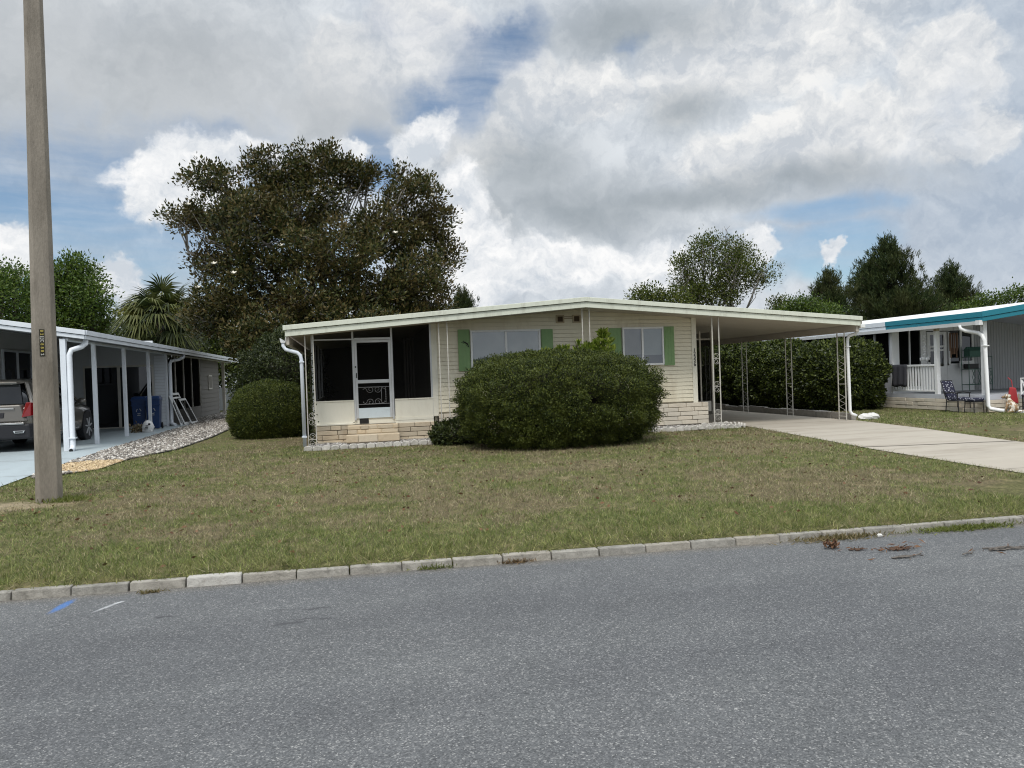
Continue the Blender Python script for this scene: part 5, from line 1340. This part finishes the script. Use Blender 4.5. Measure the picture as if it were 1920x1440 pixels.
# white printed bag of something, and a bag of dry leaves
bagm=paint('white plastic sack',(.76,.76,.75),rough=.4,var=.06,scale=6)
t=thing('plastic_sack','white printed plastic sack standing in front of the blue bins','sack',(-6.66,26.75,.06))
mb=MB().ball((-6.66,26.75,.23),.19,.13,.23,12,8,jit=.08); mb.box(-6.82,-6.51,26.66,26.84,.06,.16); mb.build('sack_body',bagm,t,smooth=True)
mb=MB()
for k in range(3): mb.box(-6.74+k*.02,-6.62,26.605,26.612,.17+k*.05,.19+k*.05)
mb.box(-6.62,-6.55,26.612,26.62,.30,.36); mb.build('print',M['black'],t)
t=thing('leaf_heap','small heap of dry tan leaves beside the white sack','leaf heap',(-7.0,26.9,.06))
r=np.random.default_rng(61); dm=leaf_mat('dry leaves',[(.10,.08,.04),(.22,.16,.09),(.34,.28,.2),(.12,.14,.06)],rough=.7,trans=.1)
P=np.array([-7.0,26.9,.15])+r.normal(size=(260,3))*[.10,.09,.09]; P[:,2]=np.abs(P[:,2]-.06)+.07
V,F=leaves(P,r.normal(size=(260,3)),.10,.05,r); np_mesh('dry_leaves',V,F,dm,t)
# screen frames leaning on the wall
def lean_frame(label,ya,yb,h,xb,wd,mesh=True,bar=None,xt=-6.80):
    t=thing('window_frame',label,'frame',(xb,ya,.08),group='white frames leaning on the left house')
    mb=MB(); P=lambda u,v: Vector((xb+(xt-xb)*v, ya+(yb-ya)*u-.0, .06+h*v))
    def strip(u0,v0,u1,v1):
        a=P(u0,v0);b=P(u1,v0);c=P(u1,v1);d=P(u0,v1); o=Vector((.03,0,.0))
        mb.hexa([a,b,b+o,a+o,d,c,c+o,d+o])
    strip(0,0,1,wd/h); strip(0,1-wd/h,1,1); L=abs(yb-ya)
    strip(0,wd/h,wd/L,1-wd/h); strip(1-wd/L,wd/h,1,1-wd/h)
    if bar: strip(wd/L,bar,1-wd/L,bar+wd/h*.7)
    mb.build('frame',M['white'],t,bevel=.004)
    if mesh:
        a,b,c,d=P(.03,.03),P(.97,.03),P(.97,.97),P(.03,.97); MB().add([a+Vector((.01,0,0)) for a in (a,b,c,d)],[(0,1,2,3)]).build('mesh',M['screen'],t)
lean_frame('largest white window frame leaning on the dark screened wall',30.55,31.9,1.24,-6.30,.09,True,.82,-6.80)
lean_frame('smaller white window frame leaning in front of the largest one',31.1,32.3,1.0,-6.16,.08,True,None,-6.62)
lean_frame('narrow white frame leaning behind the other two frames',30.35,30.75,1.15,-6.40,.08,False,None,-6.80)

# ------------------------------------------------------------------ concrete utility pole
M['pole']=paint('grey brown concrete pole',(.25,.222,.185),rough=.9,var=.32,scale=3.0,dirt=(.10,.085,.065),dirt_amt=.65,dscale=2.2,bump=.7,bscale=35,stretch=(1.6,1.6,.4))
pole=thing('utility_pole','tall square grey concrete pole standing in the lawn at the left','pole',(-4.12,11.52,.0))
vs=[];fs=[]
prof=[(z,(.160-.068*z/10)) for z in (-.3,0,.6,2,4,6,8,10.5)]
for z,h in prof:
    c=h*.34; lx=-4.175+.0080*z; ly=11.52
    for (u,v) in ((-h,-h+c),(-h+c,-h),(h-c,-h),(h,-h+c),(h,h-c),(h-c,h),(-h+c,h),(-h,h-c)): 
        a=rad(17); vs.append((lx+u*math.cos(a)-v*math.sin(a),ly+u*math.sin(a)+v*math.cos(a),z))
for i in range(len(prof)-1):
    for k in range(8): fs.append((i*8+k,i*8+(k+1)%8,(i+1)*8+(k+1)%8,(i+1)*8+k))
fs+=[tuple(range(7,-1,-1)),tuple((len(prof)-1)*8+k for k in range(8))]
MB().add(vs,fs).build('shaft',M['pole'],pole,bevel=.006)
M['poletag']=paint('black tag',(.02,.018,.008),rough=.5); M['tagtext']=paint('yellow print',(.42,.34,.08),rough=.5); M['tagwhite']=paint('white tag',(.5,.49,.46),rough=.5)
a=rad(17); ex=Vector((math.cos(a),math.sin(a),0)); ey=Vector((-math.sin(a),math.cos(a),0))
fc_=lambda u,z,o: Vector((-4.175+.008*z,11.52,0))+ex*u-ey*((.160-.068*z/10)+o)+Vector((0,0,z))
mb=MB(); u0=-.02; zt_,n_=2.395,8; ht=.046
mb.hexa([fc_(u0-.03,zt_-n_*ht,.0),fc_(u0+.03,zt_-n_*ht,.0),fc_(u0+.03,zt_-n_*ht,.006),fc_(u0-.03,zt_-n_*ht,.006),fc_(u0-.03,zt_,.0),fc_(u0+.03,zt_,.0),fc_(u0+.03,zt_,.006),fc_(u0-.03,zt_,.006)])
tg=mb.build('number_tag',M['poletag'],pole)
mb=MB(); q=zt_-2*ht-.004
mb.hexa([fc_(u0-.024,q-ht+.004,.004),fc_(u0+.024,q-ht+.004,.004),fc_(u0+.024,q-ht+.004,.0075),fc_(u0-.024,q-ht+.004,.0075),fc_(u0-.024,q,.004),fc_(u0+.024,q,.004),fc_(u0+.024,q,.0075),fc_(u0-.024,q,.0075)]); mb.build('tag_square',M['tagwhite'],tg)
for i,ch in enumerate('82BC8882'):
    m_=M['tagtext'] if i not in (2,3,7) else (M['poletag'] if i==2 else M['tagwhite'])
    text_mesh('tag_character',ch,.052,fc_(u0,zt_-(i+.5)*ht,.010),m_,tg,rot=(math.pi/2,math.pi/2,a),ext=.001)
# ------------------------------------------------------------------ right neighbour house
M['teal']=paint('teal fascia paint',(.018,.20,.27),rough=.42,var=.06,scale=1,dirt=(.05,.2,.24),dirt_amt=.3,dscale=1.4)
M['corr']=paint('grey ribbed metal wall',(.42,.43,.44),rough=.55,var=.05,scale=1,dirt=(.28,.28,.28),dirt_amt=.3,dscale=1.5)
M['paleblue']=paint('pale grey panel',(.50,.52,.56),rough=.6,var=.05,scale=1,dirt=(.36,.36,.38),dirt_amt=.3,dscale=1.5)
M['deck']=paint('painted deck',(.33,.34,.36),rough=.7,var=.08,scale=2)
rh=thing('neighbor_house','right neighbour house with teal trimmed roof and a railed porch','house',(20,20,.05))
RX,RY0,RS=17.08,17.45,.13
RP=20.0
rt=lambda x: 2.845+RS*(min(x,RP)-RX)-RS*max(0,x-RP)
def rstrip(mb,xa,xb,y0,y1,d0,d1):
    mb.hexa([(xa,y0,rt(xa)+d0),(xb,y0,rt(xb)+d0),(xb,y1,rt(xb)+d0),(xa,y1,rt(xa)+d0),(xa,y0,rt(xa)+d1),(xb,y0,rt(xb)+d1),(xb,y1,rt(xb)+d1),(xa,y1,rt(xa)+d1)])
mb=MB(); rstrip(mb,RX+.03,RP,RY0+.03,38,-.06,.0); rstrip(mb,RP,26,RY0+.03,38,-.06,0.); rf=mb.build('roof',M['roofwhite'],rh)
mb=MB(); rstrip(mb,RX+.06,RP,RY0+.05,38,-.25,-.22); rstrip(mb,RP,26,RY0+.05,38,-.25,-.22); mb.build('soffit',M['paleblue'],rh)
mb=MB(); mb.box(RX-.03,RX+.02,RY0,21.25,2.71,2.86); mb.box(RX-.012,RX+.02,RY0,21.25,2.60,2.70); mb.build('side_fascia',M['teal'],rh,bevel=.006)
mb=MB(); mb.box(RX-.03,RX+.02,21.26,38,2.71,2.86); mb.box(RX-.012,RX+.02,21.26,38,2.60,2.70); mb.build('white_fascia',M['coolwhite'],rh,bevel=.006)
mb=MB()
for a,b,o in ((-.135,.02,.03),(-.26,-.145,.01)):
    rstrip(mb,RX-.03+(.02 if o<.02 else 0),RP,RY0-o-.02,RY0-.002,a,b); rstrip(mb,RP,26,RY0-o-.02,RY0-.002,a,b)
mb.build('front_fascia',M['teal'],rh,bevel=.006)
mb=MB(); mb.prism([(RX-.10,2.60),(RX-.085,2.50),(RX-.02,2.50),(RX-.005,2.595),(RX-.02,2.595),(RX-.03,2.515),(RX-.078,2.515),(RX-.088,2.60)],'y',RY0+.02,38); mb.box(RX-.11,RX+.01,RY0-.01,RY0+.12,2.49,2.62); mb.build('gutter',M['white'],rh)
DY=21.3; DX=17.3; DZ=.52
mb=MB(); mb.box(DX,25.8,17.6,DY,DZ-.05,DZ); mb.build('deck_floor',M['deck'],rh)
mb=MB(); mb.box(DX-.03,DX+.02,17.58,38,.40,DZ+.01); mb.box(DX+.021,25.8,17.57,17.62,.40,DZ+.01); mb.build('deck_edge',M['paleblue'],rh)
mb=MB(); blocks(mb,17.62,34,DX+.02,.05,.40,h=.117,L=.40,depth=.06,face='x'); blocks(mb,DX+.02,26,17.63,.05,.40,h=.117,L=.42,depth=.06); sk=mb.build('skirting',M['brickwhite'],rh,bevel=.008)
mb=MB(); mb.box(DX-.01,DX+.05,17.63,34,.03,.40); mb.box(DX,26,17.60,17.68,.03,.4); mb.build('mortar_bed',M['mortar'],sk)
# two block steps showing left of the chair
mb=MB(); blocks(mb,17.75,18.6,DX-.22,.05,.17,h=.12,L=.34,depth=.06,face='x'); mb.box(DX-.26,DX-.02,17.75,18.6,.04,.165); mb.build('step',M['brickwhite'],rh,bevel=.01)
# room left of the deck: side wall with screens over a pale panel
mb=MB(); mb.box(DX,DX+.06,DY+.0,34,DZ,1.36); mb.build('side_panel',M['paleblue'],rh)
mb=MB()
for y in (21.36,22.1,23.0,24.2,26,28,31,34): mb.box(DX-.01,DX+.05,y-.04,y+.04,1.36,2.62)
mb.box(DX-.01,DX+.05,DY,34,1.34,1.41); mb.box(DX-.01,DX+.05,DY,34,2.54,2.62); mb.build('screen_frame',M['paleblue'],rh)
MB().add([(DX+.02,DY,1.4),(DX+.02,34,1.4),(DX+.02,34,2.56),(DX+.02,DY,2.56)],[(0,1,2,3)]).build('screen_panel',M['screen'],rh)
mb=MB(); mb.box(20,20.06,DY+.1,34,.5,3); mb.box(DX+.1,20,33.9,34,.5,2.8); mb.box(DX+.1,20,DY+.1,34,.48,.51); mb.build('room_inside',M['dark'],rh)
# front wall over the deck
mb=MB(); mb.box(DX-.02,17.55,DY-.06,DY+.04,DZ,2.75); mb.build('corner_column',M['white'],rh,bevel=.006)
mb=MB(); mb.box(18.40,18.62,DY-.02,DY+.05,DZ,2.95); mb.box(17.55,18.40,DY-.02,DY+.05,2.56,2.9); mb.box(19.42,20.45,DY-.02,DY+.05,DZ,1.38); mb.box(18.62,20.45,DY-.02,DY+.05,2.53,3.1); mb.box(17.55,18.4,DY-.02,DY+.05,DZ,.72); mb.build('porch_wall',M['white'],rh)
MB().add([(17.55,DY,.72),(18.40,DY,.72),(18.40,DY,2.56),(17.55,DY,2.56)],[(0,1,2,3)]).build('porch_screen',M['screen'],rh)
mb=MB(); mb.box(17.96,18.0,DY-.03,DY+.03,.72,2.56); mb.build('screen_stile',M['white'],rh)
mb=MB()
for a,b in ((19.46,19.53),(19.92,19.99),(20.38,20.45)): mb.box(a,b,DY-.04,DY+.05,1.38,2.53)
mb.box(19.46,20.45,DY-.05,DY+.05,1.36,1.43); wn=mb.build('window',M['white'],rh)
MB().add([(19.5,DY,1.4),(20.4,DY,1.4),(20.4,DY,2.53),(19.5,DY,2.53)],[(0,1,2,3)]).build('pane',M['darkpane'],wn)
mb=MB(); z0=DZ
for a,b,c,d in ((18.64,18.76,z0,2.5),(19.28,19.40,z0,2.5),(18.76,19.28,z0,1.35),(18.76,19.28,2.4,2.5),(18.76,19.28,1.98,2.04),(18.76,19.28,1.86,1.92)): mb.box(a,b,DY-.03,DY+.03,c,d)
dr=mb.build('front_door',M['white'],rh)
MB().add([(18.76,DY,1.35),(19.28,DY,1.35),(19.28,DY,2.4),(18.76,DY,2.4)],[(0,1,2,3)]).build('pane',M['darkpane'],dr)
mb=MB().box(18.67,18.71,DY-.08,DY-.03,1.5,1.66); mb.tube([(18.69,DY-.03,1.42),(18.69,DY-.09,1.42)],.025,8); mb.build('handle',M['black'],dr)
# ribbed metal wall
mb=MB(); x=20.45; P_=[]
while x<25.6: P_+=[(x,0),(x+.05,0),(x+.065,-.022),(x+.095,-.022)]; x+=.11
vs=[];fs=[]
for i,(x,o) in enumerate(P_): vs+=[(x,DY+o,DZ),(x,DY+o,rt(x)-.24)]
for i in range(len(P_)-1): fs.append((2*i,2*i+2,2*i+3,2*i+1))
MB().add(vs,fs).build('ribbed_wall',M['corr'],rh)
# porch posts, downspout, rail
mb=MB().box(DX-.02,DX+.10,19.34,19.46,DZ,2.44); mb.build('porch_post',M['white'],rh,bevel=.008)
mb=MB().box(DX-.015,DX+.095,19.345,19.455,2.44,2.60); mb.build('post_cap',M['tan'],rh)
mb=MB().box(DX-.02,DX+.10,17.62,17.74,.05,2.60); mb.build('porch_post',M['white'],rh,bevel=.008)
downspout(rh,[(DX-.28,18.15,2.52),(DX-.28,18.12,2.42),(DX-.24,18.0,2.36),(DX-.1,17.72,2.28),(DX-.07,17.62,2.2),(DX-.06,17.55,2.05),(DX-.05,17.5,.24),(DX-.03,17.44,.16),(DX+.15,17.2,.10),(DX+.45,16.75,.07)],mat=M['white'],w=.1,straps=((1.9,(DX-.055,17.54)),))
mb=MB(); mb.box(DX-.03,DX+.06,19.46,21.24,1.38,1.44); mb.box(DX-.01,DX+.04,19.46,21.24,.60,.65); mb.build('rail',M['white'],rh,bevel=.006)
for k in range(15): MB().box(DX-.0,DX+.03,19.54+k*.116,19.59+k*.116,.65,1.38).build('baluster',M['white'],rh)
# throw hung on the rail
thr=paint('dark striped throw',(.055,.055,.065),rough=.95,var=.5,scale=6,stretch=(1,9,.4))
vs=[];fs=[]; nu,nv=14,9
for i in range(nu):
    y=20.55+i*.052
    for j in range(nv):
        z=1.47-.09*j; b=.02*math.sin(i*1.3)+.012*math.sin(i*2.9+j)
        vs.append((DX-.06-b-.01*j*.3,y+.01*j*.2,1.455 if j==0 else z-.02*math.sin(i*.9)))
for i in range(nu-1):
    for j in range(nv-1): fs.append((i*nv+j,(i+1)*nv+j,(i+1)*nv+j+1,i*nv+j+1))
tt=MB().add(vs,fs).build('throw',thr,smooth=True); m_=tt.modifiers.new('thick','SOLIDIFY'); m_.thickness=.012
tag(tt,'dark striped throw hanging over the left half of the white porch rail','throw')
# lattice wall panel leaning inside, chimes
def thing_lines(name,label,cat,loc,mat,lines,r=.008,part='frame'):
    t=thing(name,label,cat,loc)
    mb=MB()
    for l in lines: mb.tube(l,r,5)
    mb.build(part,mat,t); return t
gm=paint('dusty green metal',(.05,.13,.10),rough=.5)
t=thing('shell_chime','white hanging ornament strung from the porch eave over the rail','wind chime',(17.6,20.2,2.4))
mb=MB(); mb.tube([(17.6,20.2,2.58),(17.6,20.2,1.55)],.006,5)
for k in range(9): mb.ball((17.6+.03*math.sin(k*2),20.2,2.35-k*.075),.035,.035,.028,8,5)
mb.build('string_of_shells',M['white'],t)
mb=MB()
for k in range(7): a=k*.9; mb.ball((17.6+.11*math.cos(a),20.2+.11*math.sin(a),1.62-.02*(k%2)),.035,.035,.06,8,5)
mb.build('shell_ring',M['white'],t)
bm=paint('brown bamboo',(.12,.065,.035),rough=.6)
t=thing('bamboo_chime','brown bamboo wind chime hanging right of the tan capped porch post','wind chime',(17.75,19.2,2.5))
MB().lathe([(.11,2.38),(.13,2.40),(.13,2.42)],(17.75,19.2,0),'z',14).build('disc',M['iron'],t)
for k in range(6): a=k*1.05; MB().tube([(17.75+.10*math.cos(a),19.2+.10*math.sin(a),2.36),(17.75+.10*math.cos(a),19.2+.10*math.sin(a),1.62+.1*(k%3))],.02,7).build('tube',bm,t)
MB().tube([(17.75,19.2,2.6),(17.75,19.2,2.42)],.005,5).build('cord',M['iron'],t)
# plant stand of green wire with boxes
t=thing('plant_stand','green wire plant stand against the ribbed porch wall','plant stand',(20.2,20.9,DZ))
mb=MB()
for x in (19.75,20.65): 
    for y in (20.75,21.05): mb.tube([(x,y,DZ),(x,y,1.98 if y>20.9 else 1.62)],.011,6)
for z in (.72,1.22,1.62):
    for y in (20.75,21.05): mb.tube([(19.75,y,z),(20.65,y,z)],.011,6)
    for k in range(7): mb.tube([(19.75+k*.15,20.75,z),(19.75+k*.15,21.05,z)],.007,5)
for k in range(4):
    x=19.86+k*.225; mb.tube([(x,20.74,.72),(x+.11,20.74,.95),(x,20.74,1.2)],.008,5); mb.tube([(x+.11,20.74,.72),(x,20.74,.95),(x+.11,20.74,1.2)],.008,5)
mb.build('frame',gm,t)
t=thing('bird_house','green box like bird house on top of the wire plant stand','bird house',(20.05,20.9,1.63))
mb=MB().box(19.80,20.30,20.76,21.0,1.635,1.84); mb.build('box',gm,t,bevel=.005)
mb=MB().prism([(20.74,1.84),(21.02,1.84),(20.88,1.96)],'x',19.78,20.32); mb.build('roof',gm,t)
t=thing('planter_box','pale square planter with a dark green pot on the middle of the plant stand','planter',(19.95,20.9,1.23))
mb=MB().box(19.80,20.16,20.78,21.02,1.235,1.40); mb.build('pot',M['iron'],t,bevel=.006)
MB().box(19.72,20.28,21.08,21.10,1.235,1.50).build('back_board',M['white'],t)
# patio chair and ottoman in front of the porch skirting
cush,nt,out=new_mat('dark floral cushion'); n=N(nt)
pos=n('TexCoord').outputs['Object']
v_=n('TexVoronoi',{'Vector':pos,'Scale':14.0},feature='F1'); w_=n('TexNoise',{'Vector':pos,'Scale':18.0,'Detail':2.0})
f=n.math('ADD',v_.outputs['Distance'],n.math('MULTIPLY',w_.outputs[0],.5))
c=n.ramp(f,[(.0,(.45,.46,.52)),(.50,(.40,.41,.46)),(.58,(.02,.022,.045)),(1,(.015,.017,.04))])
bs=n('BsdfPrincipled',{'Base Color':c,'Roughness':.9}); nt.links.new(bs.outputs[0],out.inputs[0])
def patio_chair(label,loc,rz):
    t=thing('patio_chair',label,'chair',loc,rz,local=True)
    for sx in (-1,1):
        MB().tube([(sx*.29,-.30,0),(sx*.29,-.28,.40),(sx*.30,-.26,.60)],.018,7).build('leg',M['iron'],t)
        MB().tube([(sx*.29,.26,0),(sx*.28,.22,.36)],.018,7).build('leg',M['iron'],t)
        MB().tube([(sx*.30,-.30,.60),(sx*.31,.0,.62),(sx*.29,.26,.60)],.02,7).build('armrest',M['iron'],t)
    mb=MB().tube([(-.28,.22,.36),(-.27,.48,.98),(.27,.48,.98),(.28,.22,.36)],.018,7); mb.tube([(-.29,-.3,.36),(.29,-.3,.36)],.016,6); mb.tube([(-.29,-.3,.36),(-.28,.22,.34)],.016,6); mb.tube([(.29,-.3,.36),(.28,.22,.34)],.016,6); mb.build('frame',M['iron'],t,smooth=True)
    MB().box(-.26,.26,-.30,.24,.36,.47).build('seat',cush,t,bevel=.04)
    MB().hexa([(-.25,.20,.46),(.25,.20,.46),(.25,.31,.44),(-.25,.31,.44),(-.25,.42,.98),(.25,.42,.98),(.25,.51,.95),(-.25,.51,.95)]).build('backrest',cush,t,bevel=.04)
    return t
patio_chair('black patio chair with dark floral cushions before the block skirting of the porch',(16.95,18.25,.05),rad(6)).scale=(.76,.76,.92)
t=thing('ottoman','black framed footstool with a pale floral cushion at the foot of the patio chair','ottoman',(17.0,17.72,.05),rad(6),local=True); t.scale=(.76,.76,.92)
for sx in (-1,1):
    for sy in (-1,1): MB().tube([(sx*.24,sy*.2,0),(sx*.22,sy*.18,.34)],.016,6).build('leg',M['iron'],t)
MB().box(-.25,.25,-.21,.21,.32,.35).build('frame',M['iron'],t)
MB().box(-.26,.26,-.22,.22,.35,.46).build('cushion',cush,t,bevel=.045)
# second chair with crossed lattice back at the frame edge, a stool, red bag, dog statue
t=thing('lattice_chair','white lattice backed garden chair cut by the right edge of the view','chair',(18.30,17.0,.05),rad(-40),local=True)
for sx in (-1,1):
    for sy in (-1,1): MB().tube([(sx*.26,sy*.24,0),(sx*.26,sy*.24,.42)],.02,7).build('leg',M['iron'],t)
MB().box(-.29,.29,-.28,.28,.42,.47).build('seat',cush,t,bevel=.015)
mb=MB(); 
for k in range(6): mb.bar((-.28+k*.11,.28,.48),(-.28+min(5,k+2.5)*.11,.30,.88),.018); mb.bar((.28-k*.11,.285,.48),(.28-min(5,k+2.5)*.11,.305,.88),.018)
mb.tube([(-.29,.28,.42),(-.29,.31,.92),(.29,.31,.92),(.29,.28,.42)],.018,7); mb.build('backrest',M['white'],t)
t=thing('bar_stool','black stool standing on the porch before the ribbed wall','stool',(20.75,19.3,DZ),local=True)
for sx in (-1,1):
    for sy in (-1,1): MB().tube([(sx*.17,sy*.17,0),(sx*.11,sy*.11,.60)],.016,6).build('leg',M['iron'],t)
mb=MB().box(-.15,.15,-.15,.15,.24,.26); mb.build('footrest',M['iron'],t); MB().box(-.20,.20,-.18,.18,.60,.635).build('seat',M['iron'],t,bevel=.01)
redm=paint('red nylon bag',(.36,.03,.035),rough=.6,var=.15,scale=5)
t=thing('red_bag','red drawstring bag hanging at the porch front behind the dog statue','bag',(17.93,17.35,.3))
mb=MB().hexa([(17.76,17.28,.30),(18.08,17.30,.27),(18.08,17.42,.27),(17.76,17.40,.30),(17.81,17.31,.74),(18.02,17.32,.72),(18.02,17.38,.72),(17.81,17.37,.74)]); mb.build('pouch',redm,t,bevel=.03)
MB().tube([(17.93,17.36,.74),(17.94,17.40,.92),(17.98,17.55,1.0)],.012,6).build('strap',redm,t)
MB().tube([(18.08,17.33,.10),(18.10,17.33,.55)],.014,6).build('stake',M['tan'],t)
dogm,nt,out=new_mat('spotted dog statue'); n=N(nt)
f=n.noise(n('NewGeometry').outputs['Position'],13,2,.5); c=n.ramp(f,[(.46,(.62,.58,.5)),(.54,(.30,.19,.10))]); bs=n('BsdfPrincipled',{'Base Color':c,'Roughness':.6}); nt.links.new(bs.outputs[0],out.inputs[0])
t=thing('dog_statue','small sitting spotted dog statue on the grass before the porch','dog statue',(17.50,16.98,.05),rad(-70),local=True)
mb=MB(); mb.tube([(.10,0,.05),(.06,0,.12),(0,0,.22),(-.07,0,.33),(-.09,0,.40)],[.07,.12,.105,.075,.06],12)
mb.ball((-.12,0,.45),.075,.065,.065,12,8); mb.tube([(-.16,0,.44),(-.24,0,.42)],[.045,.03],9)
for s in (-1,1):
    mb.tube([(-.07,s*.06,.28),(-.12,s*.06,.12),(-.13,s*.06,.0)],[.04,.03,.03],8); mb.tube([(.08,s*.09,.10),(-.02,s*.11,.03),(-.06,s*.11,.02)],[.06,.04,.03],8)
    mb.tube([(-.09,s*.05,.50),(-.08,s*.09,.46),(-.09,s*.09,.39)],[.025,.03,.012],7)
mb.tube([(.15,0,.04),(.22,.03,.05),(.26,.08,.09)],[.03,.02,.01],6)
b_=mb.build('body',dogm,t,smooth=True)
MB().ball((-.245,0,.425),.015,.018,.014,8,5).build('nose',M['black'],t)

# ------------------------------------------------------------------ litter and marks on the road
r=np.random.default_rng(71)
dead=leaf_mat('dead leaves',[(.06,.03,.018),(.13,.065,.035),(.20,.11,.06)],rough=.8,trans=.05)
t=thing('leaf_clump','small clump of brown dead leaves on the asphalt below the kerb','leaf clump',(4.12,5.90,-.09))
P=np.array([4.12,5.90,-.06])+r.normal(size=(60,3))*[.035,.03,.02]; P[:,2]=np.maximum(P[:,2],-.085); V,F=leaves(P,r.normal(size=(60,3))+[0,0,.3],.05,.022,r); np_mesh('dead_leaves',V,F,dead,t)
tm=paint('dry twigs',(.10,.06,.04),rough=.9,var=.3,scale=8); tg_=paint('grey twigs',(.14,.125,.11),rough=.9,var=.3,scale=8)
def twigs(label,x,y,n,L,sx,sy,mat,ang=0,leafy=0):
    t=thing('twig',label,'twigs',(x,y,-.09)) if n>1 else thing('twig',label,'twig',(x,y,-.09))
    mb=MB()
    for k in range(n):
        a=ang+r.normal()*.35; l=L*r.uniform(.5,1.1); cx,cy_=x+r.normal()*sx,y+r.normal()*sy; d=np.array([math.cos(a),math.sin(a)])
        pts=[]
        for j in range(6):
            u=j/5-.5; pts.append((cx+d[0]*l*u+r.normal()*.008,cy_+d[1]*l*u+r.normal()*.008,-.082+abs(r.normal())*.008))
        mb.tube(pts,[.007,.006,.006,.005,.004,.003],5)
    mb.build('stick',mat,t)
    if leafy:
        P=np.array([x,y,-.075])+r.normal(size=(leafy,3))*[sx*2.2+.03,sy*1.6+.01,.012]; P[:,2]=np.maximum(P[:,2],-.085)
        V,F=leaves(P,r.normal(size=(leafy,3))*[1,.6,.25],.07,.012,r); np_mesh('needles',V,F,dead,t)
twigs('heap of reddish brown twigs and needles on the road, largest of the litter',4.66,5.66,9,.24,.05,.020,tm,.05,34)
twigs('thin loose twigs lying just below the largest heap of twigs',4.46,5.42,5,.22,.05,.016,tg_,.05,8)
twigs('short dark twig left of the largest heap of twigs',4.27,5.74,4,.16,.04,.012,tm,-.1,10)
twigs('single long grey stick right of the largest heap of twigs',5.02,5.32,1,.30,.0,.0,tg_,-.08)
twigs('forked grey branch lying at the right edge of the road',5.45,5.36,7,.38,.08,.03,tg_,-.3,8)
mb=MB().ball((0,0,.015),.03,.022,.018,9,6,jit=.12); o=mb.build('road_stone',M['whiteconc']); o.location=(4.80,6.13,-.09); tag(o,'small pale stone lying at the kerb foot among the dry grass','stone')

# weeds round the pole, litter over the lawn
tuft('weedy grass tuft growing at the foot of the concrete pole',-3.92,11.40,.16,.10,700,.10,GRN,11)
bpy.data.objects['weed_tuft.005'].location.z=.10 if 'weed_tuft.005' in bpy.data.objects else 0
r=np.random.default_rng(81); n_=900
lx=r.uniform(-5,14,n_); ly=6.7+r.uniform(0,1,n_)*10.5
ok=~inside(lx,ly,DRIVE)&~inside(lx,ly,SLAB)&~inside(lx,ly,GR)&~inside(lx,ly,PLANTER)&(ly<16.6)
lx,ly=lx[ok],ly[ok]; P=np.stack([lx,ly,np_lawn_z(ly)+.022],1)
V,F=leaves(P,r.normal(size=P.shape)*[1,1,.25],.06,.03,r); o=np_mesh('fallen_leaves',V,F,dead); o['kind']='stuff'
